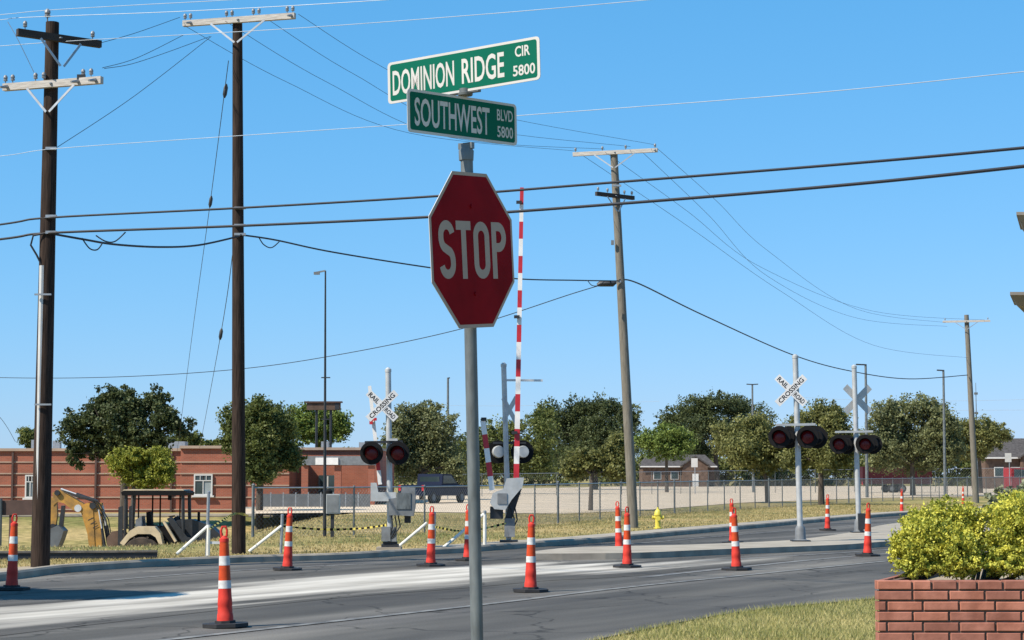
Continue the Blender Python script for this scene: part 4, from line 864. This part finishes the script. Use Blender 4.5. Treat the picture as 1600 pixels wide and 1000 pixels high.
plate('grille', [(345, 838), (348.5, 838), (348.5, 862), (345, 862)], -.34, .34, 'black', hd_)
mb = MB(); mb.tube([(kx(311), -.1, kz(814)), (kx(311), -.1, kz(800))], .05, 8); mb.build('exhaust', M['black'], hd_)
for yc in (-.74, .60): plate('loader_arm', [(266, 810), (273, 806), (298, 838), (344, 850), (360, 872), (352, 876), (338, 860), (292, 848)], yc, yc+.12, 'dark')
mb = MB(); mb.tube([(kx(262), -.80, kz(814)), (kx(281), -.80, kz(845))], .055, 8); mb.build('loader_cylinder', M['cream'], BH)
plate('loader_bucket', [(352, 850), (366, 846), (376, 872), (368, 886), (350, 884)], -1.0, 1.0, 'dark')
plate('step', [(266, 857), (308, 857), (308, 861), (266, 861)], -.95, -.6, 'alu')
rf = plate('roof', [(195, 769), (200, 766.5), (294, 766.5), (298, 770), (296, 774), (197, 774)], -.80, .80, 'black')
plate('roof_top', [(197, 766.3), (292, 766.3), (291, 764.6), (199, 764.6)], -.76, .76, 'cream', rf)
for x_, wd in ((202, 4.5), (290, 5.5)):
    for yc in (-.72, .66):
        e_ = 2 if x_ > 250 else -1
        mb = MB(); mb.tube([(kx(x_), yc+.04, kz(774)), (kx(x_+e_*.5), yc+.04, kz(815)), (kx(x_+e_), yc+.04, kz(862))], wd*kK*.5, 8); mb.build('cab_post', M['dark'], BH)
for x_ in (214, 236, 248, 279): mb = MB(); mb.tube([(kx(x_), .23, kz(774)), (kx(x_), .23, kz(830))], .03, 6); mb.build('cab_bar', M['black'], BH)
plate('work_lamp', [(267, 774), (272, 774), (272, 781), (267, 781)], -.7, -.6, 'black')
st_ = plate('seat', [(230, 800), (236, 799), (238, 820), (252, 822), (252, 829), (231, 829)], -.25, .25, 'black')
plate('control_console', [(214, 812), (224, 806), (226, 826), (214, 828)], -.3, .3, 'box')
mb = MB(); mb.tube([(kx(262), 0, kz(826)), (kx(268), 0, kz(808))], .025, 6); mb.tube([(kx(265), -.18, kz(807)), (kx(271), .18, kz(806))], .02, 6); mb.build('steering_wheel', M['black'], BH)
plate('swing_frame', [(170, 840), (178, 830), (192, 828), (198, 836), (200, 870), (172, 872)], -.35, .35, 'houseb')
mb = MB(); mb.box((kx(177), -.38, kz(858)), (.2, .12, .2)); mb.build('swing_pin', M['cream'], BH)
for yc in (-.98, .90): plate('stabilizer', [(193, 792), (199, 790), (201, 872), (193, 874)], yc, yc+.08, 'dark')
bm_ = plate('boom', [(124, 790), (140, 785), (159, 785.5), (161, 868), (143, 872), (138, 834), (130, 808)], -.15, .15, 'yel')
BT = [(126, 792), (140, 787.5), (146, 790), (151, 866), (146, 868), (141, 834), (133, 808)]
plate('boom_rib', BT, -.175, -.151, 'yel', bm_)
def hyd(name, a, c, y_, r_, parent):
    A_, C_2 = Vector((kx(a[0]), y_, kz(a[1]))), Vector((kx(c[0]), y_, kz(c[1]))); m_ = A_.lerp(C_2, .58)
    mb = MB(); mb.tube([A_, m_], r_, 10); o_ = mb.build(name, M['dark'], parent); mb = MB(); mb.tube([m_, C_2], r_*.5, 8); mb.build('piston_rod', M['alu'], parent); return o_
hyd('boom_cylinder', (174, 864), (160, 790), -.05, .085, bm_); hyd('boom_cylinder', (169, 866), (156, 796), -.27, .05, bm_)
dp = plate('dipper', [(82, 770), (92, 765), (110, 774), (131, 787), (126, 800), (114, 797), (100, 786), (90, 784), (84, 790)], -.12, .12, 'yel')
plate('stick', [(78, 776), (88, 780), (90, 804), (86, 830), (77, 830)], -.10, .10, 'yel', dp)
hyd('dipper_cylinder', (152, 784), (94, 764), -.02, .07, dp)
for (xx, yy, r_) in ((123, 794, .13), (90, 770, .10), (84, 822, .09), (146, 790, .12), (153, 862, .12)):
    mb = MB(T(kx(xx), 0, kz(yy)) @ Matrix.Rotation(math.pi/2, 4, 'X')); mb.lathe([(r_, -.21), (r_, .21)], 12); mb.build('pivot_pin', M['alu' if xx == 123 else 'dark'], dp if xx < 130 else bm_)
plate('link', [(96, 790), (101, 790), (98, 826), (92, 826)], -.1, .1, 'dark', dp)
for kk, (xx, yy) in enumerate(((139, 812), (143, 818), (147, 824))): plate('decal_bar', [(xx, yy), (xx+8, yy-4), (xx+8, yy-2.6), (xx, yy+1.4)], -.181, -.177, 'dark', bm_)
for dx in (0, 4, 8):
    mb = MB(); mb.tube([(kx(98+dx), -.15, kz(766+dx*.3)), (kx(120+dx), -.2, kz(776)), (kx(146+dx), -.2, kz(783)), (kx(163+dx), -.18, kz(812)), (kx(170+dx), -.16, kz(852))], .020, 6); mb.build('hose', M['rubber'], bm_)
bk_ = plate('bucket', [(78, 828), (94, 820), (103, 829), (99, 842), (93, 858), (82, 868), (75, 862), (76, 846)], -.35, .35, 'screen')
for yy in (-.28, -.1, .1, .28): mb = MB(); mb.bar((kx(84), yy, kz(866)), (kx(90), yy, kz(874)), .05, .05); mb.build('tooth', M['dark'], bk_)
# steel rail lying behind the left pole
rl = pt(-40, 872, 37.6); rl.z = .0; q = pt(246, 872, 38.2)
RL = thing('steel_rail', (rl.x, rl.y, 0), 'dark steel rail lying on the ground behind the left pole', 'rail', rz=math.atan2(q.y-rl.y, q.x-rl.x))
L_ = (Vector((q.x, q.y))-Vector((rl.x, rl.y))).length
mb = MB(); mb.box((L_/2, 0, .065), (L_, .03, .10)); mb.box((L_/2, 0, .008), (L_, .15, .02)); mb.build('web', M['dark'], RL, smooth=False)
mb = MB(); mb.box((L_/2, 0, .135), (L_, .075, .04)); mb.build('rail_head', M['rail'], RL, smooth=False)

# ------------------------------------------------------------------ small roadside things
def brace(label, foot, top, post, Y):
    b = spot(post[0], Y); b.z = 0; root = thing('braced_post', b, label, 'braced post', 'white braced pipe posts')
    mb = MB(); t = pt(post[0], post[1], Y)-b; mb.tube([(0, 0, -.1), t], .032, 8); mb.lathe([(.036, 0), (.036, .02), (.015, .035)], 8, tuple(t)); mb.build('post', M['galv'], root)
    mb = MB(); mb.tube([pt(*foot, Y-.25)-b, pt(*top, Y)-b], .033, 8); mb.build('diagonal_pipe', M['wpipe'], root); return root, b
rt, bq = brace('white diagonal pipe on a grey post right of the backhoe', (276, 866), (325, 822), (326, 770), 38.6)
mb = MB(); mb.bar(pt(328, 848, 38.6)-bq, pt(356, 848, 38.6)-bq, .05, .03); mb.build('rail', M['alu'], rt)
mb = MB(); mb.tube([pt(326, 820, 38.58)-bq, pt(325, 868, 38.58)-bq], .038, 8); mb.build('white_sleeve', M['wpipe'], rt)
brace('white diagonal pipe just right of the middle pole', (389, 862), (440, 822), (441, 806), 40.6)
brace('white diagonal pipe just right of the left signal', (624, 853), (667, 817), (679, 802), 43.4)
rt, bq = brace('long white diagonal pipe crossing behind the stop sign pole', (685, 862), (756, 803), (757.5, 800), 42.0)
mb = MB(); mb.tube([pt(757.5, 804, 41.98)-bq, pt(757.5, 851, 41.98)-bq], .038, 8); mb.build('white_sleeve', M['wpipe'], rt)
def tape(label, L, ht=.055):
    P = spline([pt(*q) for q in L], 12); o0 = P[0].copy(); mb = MB()
    for i in range(len(P)-1):
        mb.mi = i % 2; a, c = P[i]-o0, P[i+1]-o0; mb.bar(a, c, ht*random.uniform(.6, 1), .004)
    tag(mb.build('caution_tape', [M['tapey'], M['black']], loc=o0, smooth=False), label, 'caution tape', 'yellow and black caution tape')
tape('caution tape running left from the left signal mast', [(440, 822, 41.5), (500, 827, 42), (560, 826, 42), (606, 820, 41.3)])
tape('caution tape between the left signal cone and the raised gate signal', [(680, 823, 42.5), (712, 829, 42.6), (745, 828, 43.5), (793, 817, 44.2)])
tape('short caution tape tied around the middle pole', [(328, 826, 38.5), (352, 810, 39.6), (366, 803, 40.3), (377, 803, 40.45), (388, 806, 40.5)])
# fire hydrant
hp = gp(1028, 826); HY = thing('fire_hydrant', (hp.x, hp.y, 0), 'yellow fire hydrant on the dry lawn right of the grey pole', 'hydrant')
mb = MB(); mb.lathe([(.13, 0), (.13, .04), (.085, .05), (.085, .40), (.12, .41), (.12, .44)], 14); mb.build('barrel', M['hyd'], HY)
mb = MB(); mb.lathe([(.11, .44), (.10, .52), (.06, .58), (.03, .60), (.03, .66)], 14); mb.build('bonnet', M['hyd'], HY)
for a in (-1, 1): mb = MB(T(a*.08, 0, .34) @ RY(a*math.pi/2)); mb.lathe([(.05, 0), (.05, .07), (.06, .07), (.06, .10)], 8); mb.build('nozzle', M['hyd'], HY)
mb = MB(T(0, -.08, .32) @ Matrix.Rotation(math.pi/2, 4, 'X')); mb.lathe([(.06, 0), (.06, .06), (.075, .06), (.075, .1)], 10); mb.build('pumper_nozzle', M['hyd'], HY)
# thin camera pole with cabinet
cpb = spot(509, 52.3); cpb.z = 0; CPo = thing('thin_pole', cpb, 'tall thin dark pole with a short top arm left of the signals', 'pole')
t = pt(508.5, 423, 52.3)-cpb; mb = MB(); mb.tube([(0, 0, -.1), t*.5, t], [.05, .035, .022], 10); mb.build('shaft', M['dark'], CPo)
mb = MB(); mb.bar(t, pt(493, 426, 52.3)-cpb, .04, .05); mb.box(tuple(pt(495, 427, 52.3)-cpb), (.16, .1, .07)); mb.build('top_arm', M['box'], CPo)
for yy in (590, 655): mb = MB(); mb.bar(pt(502, yy, 52.2)-cpb, pt(516, yy, 52.2)-cpb, .03, .03); mb.build('bracket', M['dark'], CPo)
cb = spot(522, 51.8); cb.z = 0; CB = thing('equipment_cabinet', cb, 'small grey cabinet on a post beside the thin dark pole', 'cabinet')
mb = MB(); mb.box((0, 0, .88), (.36, .25, .52)); bxo = mb.build('cabinet_body', M['signal'], CB, smooth=False)
mb = MB(); mb.box((0, -.13, .88), (.32, .012, .47)); mb.build('cabinet_door', M['box'], bxo, smooth=False)
mb = MB(); mb.box((-.02, 0, .30), (.09, .09, .66)); mb.build('post', M['dark'], CB, smooth=False)
mb = MB(); mb.lathe([(.10, 1.14), (.10, 1.22), (.03, 1.28)], 10, (-.12, 0, 0)); mb.build('dome', M['black'], CB)
# brown board on posts, added for the wall's shaded brick at the left edge
bb_ = spot(30, 52); bb_.z = terrain(bb_.x, 52); BO = thing('wall_shade_board', bb_, 'brown board barrier on grey posts for the shaded wall foot at the left edge', 'standin')
def loc(x, y, Y=52.): return pt(x, y, Y)-bb_
mb = MB(); mb.bar(loc(-60, 794), loc(60, 793), .40, .05); mb.build('board', M['brown'], BO, smooth=False)  # dark strip in place of the shaded lower brickwork
for x_ in (2, -70): mb = MB(); a = loc(x_, 779); mb.tube([(a.x, -.06, -.1), (a.x, -.06, a.z)], .05, 8); mb.build('post', M['galvd'], BO)
mb = MB(); a = loc(17, 800); mb.tube([(a.x, .06, -.1), (a.x, .06, a.z)], .06, 8); mb.build('post', M['brown'], BO)

# chain-link fences
def fence(label, pts3, h0, h1, spacing, mesh_s, Yfac=1.0):
    root = thing('chain_link_fence', (pts3[0][0], pts3[0][1], 0), label, 'fence', 'chain link fences'); o0 = Vector((pts3[0][0], pts3[0][1], 0))
    P = [Vector((p[0], p[1], 0)) for p in pts3]; acc = [0.]
    for a, c in zip(P, P[1:]): acc.append(acc[-1]+(c-a).length)
    def at_(s_):
        for i in range(len(P)-1):
            if s_ <= acc[i+1]+1e-6: q = P[i].lerp(P[i+1], (s_-acc[i])/(acc[i+1]-acc[i])); return q+Vector((0, 0, max(-.5, terrain(q.x, q.y))))
        return P[-1]
    N = int(acc[-1]/spacing); proto_p = None
    for i in range(N+1):
        s_ = acc[-1]*i/N; q = at_(s_); hh = h0+(h1-h0)*i/N
        mb = MB(); rr_ = .045 if i % 6 == 0 else .03; mb.tube([(0, 0, -.1), (0, 0, hh+(.08 if i % 6 == 0 else .02))], rr_, 6); mb.lathe([(rr_*1.2, 0), (rr_*.5, .04)], 6, (0, 0, hh+(.08 if i % 6 == 0 else .02))); mb.build('post', M['galvd'], root, loc=q-o0)
        if i == N: break
        q2 = at_(acc[-1]*(i+1)/N); h2 = h0+(h1-h0)*(i+1)/N
        a, c = q+Vector((0, 0, hh))-o0, q2+Vector((0, 0, h2))-o0
        mb = MB(); mb.tube([a, c], .022, 5); mb.build('top_rail', M['galv'], root)
        mb = MB(); Ls = (q2-q).length; u = (q2-q)/Ls; nw = max(3, int(Ls/mesh_s)); wv = .0032
        for d in (-1, 1):
            for k in range(-int(hh/mesh_s)-1, nw+int(hh/mesh_s)+1):
                s0 = k*mesh_s; za, zb_ = 0., hh; sa, sb_ = s0, s0+d*hh
                if sb_ < sa: sa, sb_, za, zb_ = sb_, sa, zb_, za
                if sb_ <= 0 or sa >= Ls: continue
                f0 = max(0., -sa/(sb_-sa)); f1 = min(1., (Ls-sa)/(sb_-sa))
                A_ = q-o0+u*(sa+(sb_-sa)*f0)+Vector((0, 0, za+(zb_-za)*f0)); B_ = q-o0+u*(sa+(sb_-sa)*f1)+Vector((0, 0, za+(zb_-za)*f1))
                mb.tube([A_, B_], wv, 3, False)
        tag(mb.build('wire_mesh', M['mesh'], root, smooth=False), kind='stuff')
fence('chain link fence along the lawn behind the signals', [tuple(gp(x, y))[:2] for x, y in ((395, 838), (565, 835), (700, 830), (780, 825), (925, 812), (1080, 800), (1225, 791), (1340, 785), (1480, 778), (1640, 772))], 1.32, 1.62, 3.0, .12)
fence('farther chain link fence along the pale lot', [tuple(spot(x, Y))[:2] for x, Y in ((625, 150), (860, 165), (1150, 190), (1400, 200), (1660, 205))], 1.75, 2.6, 5.0, .3)

# lamp posts, pylon sign, small signs
def lamp(x, ytop, Y, label, arm):
    b = spot(x, Y); root = thing('lamp_post', b, label, 'lamp post', 'far lamp posts'); t = pt(x, ytop, Y)-b
    mb = MB(); mb.tube([(0, 0, 0), (t.x, 0, t.z)], [.13, .09], 8); mb.build('shaft', M['galvd'], root)
    mb = MB()
    for s_ in arm: mb.bar((t.x, 0, t.z-.05), (t.x+s_*Y/F, 0, t.z-.02), .10, .22)
    mb.build('lamp_head', M['dark'], root)
lamp(700, 590, 165, 'bare far lamp post left of the stop sign pole', (3,))
lamp(1175.5, 600, 200, 'far lamp post with a double head above the dark oak', (-9, 9))
lamp(1352.5, 569, 150, 'far lamp post right behind the right median signal', (-15,))
lamp(1474, 578, 160, 'far lamp post left of the far right pole', (-10,))
pb = spot(506, 135); PY = thing('pylon_sign', pb, 'brown flat pylon sign rising above the roof trees', 'sign')
mb = MB(); a = pt(506, 635, 135)-pb; mb.box((0, 0, a.z), (2.35, .5, .50)); mb.build('sign_cabinet', M['houseb'], PY, smooth=False)
mb = MB(); mb.box((0, 0, a.z+.30), (2.6, .7, .10)); mb.build('cap', M['brown'], PY, smooth=False)
mb = MB(); mb.box((.95, -.02, a.z), (.3, .52, .44)); mb.build('end_panel', M['dark'], PY, smooth=False)
for s_ in (-.5, .5): mb = MB(); mb.tube([(s_, 0, 0), (s_, 0, a.z-.25)], .09, 8); mb.build('post', M['dark'], PY)
def small_sign(name, label, x, y0_, y1_, hw, Y, m_, octag=False):
    b = spot(x, Y); root = thing(name, b, label, 'sign'); c = pt(x, (y0_+y1_)/2, Y)-b; k = Y/F; hh = (y1_-y0_)/2*k
    mb = MB(T(c.x, -.05, c.z)); r_ = hh/math.cos(R(22.5)); mb.prism(octa(r_) if octag else [(-hw*k, -hh), (hw*k, -hh), (hw*k, hh), (-hw*k, hh)], -.01, .01); mb.build('panel', m_, root, smooth=False)
    mb = MB(); mb.tube([(0, 0, 0), (0, 0, c.z+hh*.8)], .04, 6); mb.build('post', M['galv'], root)
small_sign('far_stop_sign', 'tiny far red stop sign beside the navy pickup', 700, 727, 739, 6, 140, M['carred'], True)
small_sign('white_sign', 'small white sign in front of the brown house', 1085, 716, 730, 5, 180, M['white'])
small_sign('white_sign', 'small white sign near the right edge above the red vehicle', 1575, 708, 722, 5, 170, M['white'])
rb_ = spot(1525, 215); RM = thing('radio_mast', rb_, 'slender radio mast behind the far right pole', 'mast')
a = pt(1525.5, 598, 215)-rb_; mb = MB(); mb.tube([(0, 0, 0), (0, 0, a.z*.66), (0, 0, a.z)], [.10, .06, .03], 6); mb.build('shaft', M['galvd'], RM)
for f_ in (.62, .72, .9): mb = MB(); mb.box((0, 0, a.z*f_), (.35 if f_ > .7 else .8, .3, .25 if f_ > .7 else .9)); mb.build('antenna', M['galvd'], RM, smooth=False)

# ------------------------------------------------------------------ far vehicles
def vehicle(name, label, cat, loc, rz, body, cabin, wheels, wd, m_, lower=None):
    root = thing(name, loc, label, cat, 'far parked vehicles', rz)
    mb = MB(); mb.prism(body, -wd/2, wd/2); bo = mb.build('body', M[m_], root, smooth=False)
    if cabin:
        mb = MB(); mb.prism(cabin, -wd/2+.08, wd/2-.08); ca_ = mb.build('cabin', M[m_], root, smooth=False)
        cx = sum(p[0] for p in cabin)/len(cabin); cz = sum(p[1] for p in cabin)/len(cabin)
        mb = MB(); mb.prism([(cx+(a-cx)*.84, cz+(c-cz)*.72) for a, c in cabin], -wd/2+.07, wd/2-.07); mb.build('side_window', M['glass'], ca_, smooth=False)
        xa = min(p[0] for p in cabin); mb = MB(); mb.box((xa+.18, 0, cz), (.3, wd*.72, .34)); mb.build('rear_window', M['glass'], ca_, smooth=False)
    for x_, r_ in wheels:
        for s_ in (-1, 1):
            mb = MB(T(x_, s_*(wd/2-.1), r_) @ Matrix.Rotation(math.pi/2, 4, 'X')); mb.lathe([(r_*.9, -.12), (r_, -.08), (r_, .08), (r_*.9, .12)], 14); wl = mb.build('wheel', M['rubber'], root)
            mb = MB(T(x_, s_*(wd/2-.1), r_) @ Matrix.Rotation(math.pi/2, 4, 'X')); mb.lathe([(r_*.55, -.135), (r_*.55, .135)], 10); mb.build('rim', M['box'], wl)
    xb = min(p[0] for p in body)
    for s_ in (-1, 1): mb = MB(); mb.box((xb-.01, s_*(wd/2-.14), .95), (.06, .16, .34)); mb.build('tail_light', M['gated'], root, smooth=False)
    return root
pick_b = [(-2.7, .5), (2.6, .45), (2.7, .75), (2.6, 1.05), (1.4, 1.15), (-2.7, 1.12)]; pick_c = [(-.6, 1.12), (1.4, 1.14), (.6, 1.78), (-.5, 1.8)]
vehicle('pickup_truck', 'navy pickup parked behind the left signal', 'truck', spot(679, 118), R(62), pick_b, pick_c, ((-1.7, .38), (1.75, .38)), 1.9, 'navy')
vehicle('trailer', 'long maroon trailer parked under the round tree', 'trailer', spot(1395, 196), R(6), [(-3.6, .9), (3.6, .9), (3.6, 2.65), (-3.6, 2.65)], None, ((-.6, .42), (.5, .42)), 2.3, 'maroon')
vehicle('van', 'red van cut by the right picture edge beyond the fence', 'van', spot(1604, 205), R(12), [(-2.4, .45), (2.4, .45), (2.5, 1.2), (1.9, 1.4), (-2.4, 1.4)], [(-2.4, 1.4), (1.8, 1.4), (1.2, 2.5), (-2.4, 2.6)], ((-1.5, .38), (1.5, .38)), 2.0, 'carred')

# ------------------------------------------------------------------ grass
def inpoly(P, poly):
    x, y = P[:, 0], P[:, 1]; ins_ = np.zeros(len(P), bool); k = len(poly)
    for i in range(k):
        a, c = poly[i], poly[(i+1) % k]
        cond = ((a[1] > y) != (c[1] > y)); xi = (c[0]-a[0])*(y-a[1])/((c[1]-a[1]) or 1e-9)+a[0]; ins_ ^= cond & (x < xi)
    return ins_
def grass(name, label, poly, n, hgt, wid, m_, seed, z=None):
    rg = np.random.default_rng(seed); pa = np.array(poly); lo, hi = pa.min(0), pa.max(0); out = []; tot = 0
    while tot < n:
        q = lo+rg.random((n, 2))*(hi-lo); q = q[inpoly(q, poly)]; out.append(q); tot += len(q)
        if len(q) == 0: break
    q = np.concatenate(out)[:n]; k = len(q)
    zz = np.array([terrain(a, c) for a, c in q])
    patch = .5+.5*np.sin(q[:, 0]*1.1+1.7*np.sin(q[:, 1]*.6))*np.cos(q[:, 1]*.9+np.sin(q[:, 0]*.8))
    h_ = hgt*rg.uniform(.4, 1.25, k)*(.65+.6*patch); a = rg.random(k)*2*np.pi; ln = rg.normal(0, .45, (k, 2))*h_[:, None]
    dx = np.stack([np.cos(a), np.sin(a)], 1)*wid*rg.uniform(.6, 1.2, k)[:, None]
    b0 = np.column_stack([q-dx, zz]); b1_ = np.column_stack([q+dx, zz]); tp = np.column_stack([q+ln, zz+h_])
    vv = np.stack([b0, b1_, tp], 1).reshape(-1, 3).astype(np.float32)
    me = bpy.data.meshes.new(name); me.vertices.add(3*k); me.vertices.foreach_set('co', vv.ravel()); me.loops.add(3*k); me.loops.foreach_set('vertex_index', np.arange(3*k, dtype=np.int32))
    me.polygons.add(k); me.polygons.foreach_set('loop_start', np.arange(0, 3*k, 3, dtype=np.int32)); me.polygons.foreach_set('loop_total', np.full(k, 3, np.int32)); me.update()
    tt = np.clip(rg.normal(.45, .25, k)+(patch-.5)*-.35, 0, 1); at_ = me.attributes.new('tint', 'FLOAT', 'POINT'); at_.data.foreach_set('value', np.repeat(tt, 3).astype(np.float32))
    me.materials.append(LM[m_]); o_ = bpy.data.objects.new(name, me); COL.objects.link(o_); tag(o_, label, 'grass', kind='stuff')
near_in = offset(NEAR_S, .07)
gpoly = [p for p in near_in if 9 < p[1] < 34]; gpoly = gpoly+[(7, 24), (4.2, 13), (2.5, 9)]
grass('grass', 'short green and straw grass of the near verge below the planter', gpoly, 110000, .055, .006, 'grass', 41)
far_in = [p for p in offset(FAR_S, 1.3) if 36 < p[1] < 110]
grass('grass', 'dry yellowish lawn grass between the far kerb and the fence', far_in+[(20, 118), (6, 92), (-1, 82), (-22, 84), (-26, 46), (-14, 36)], 80000, .06, .018, 'dryg', 42)
grass('weeds', 'scrubby weeds along the kerb at the left', [p for p in offset(FAR_S, .5) if 31 < p[1] < 41]+[(-2.5, 42), (-12, 40), (-11, 33)], 9000, .055, .012, 'dryg', 43)
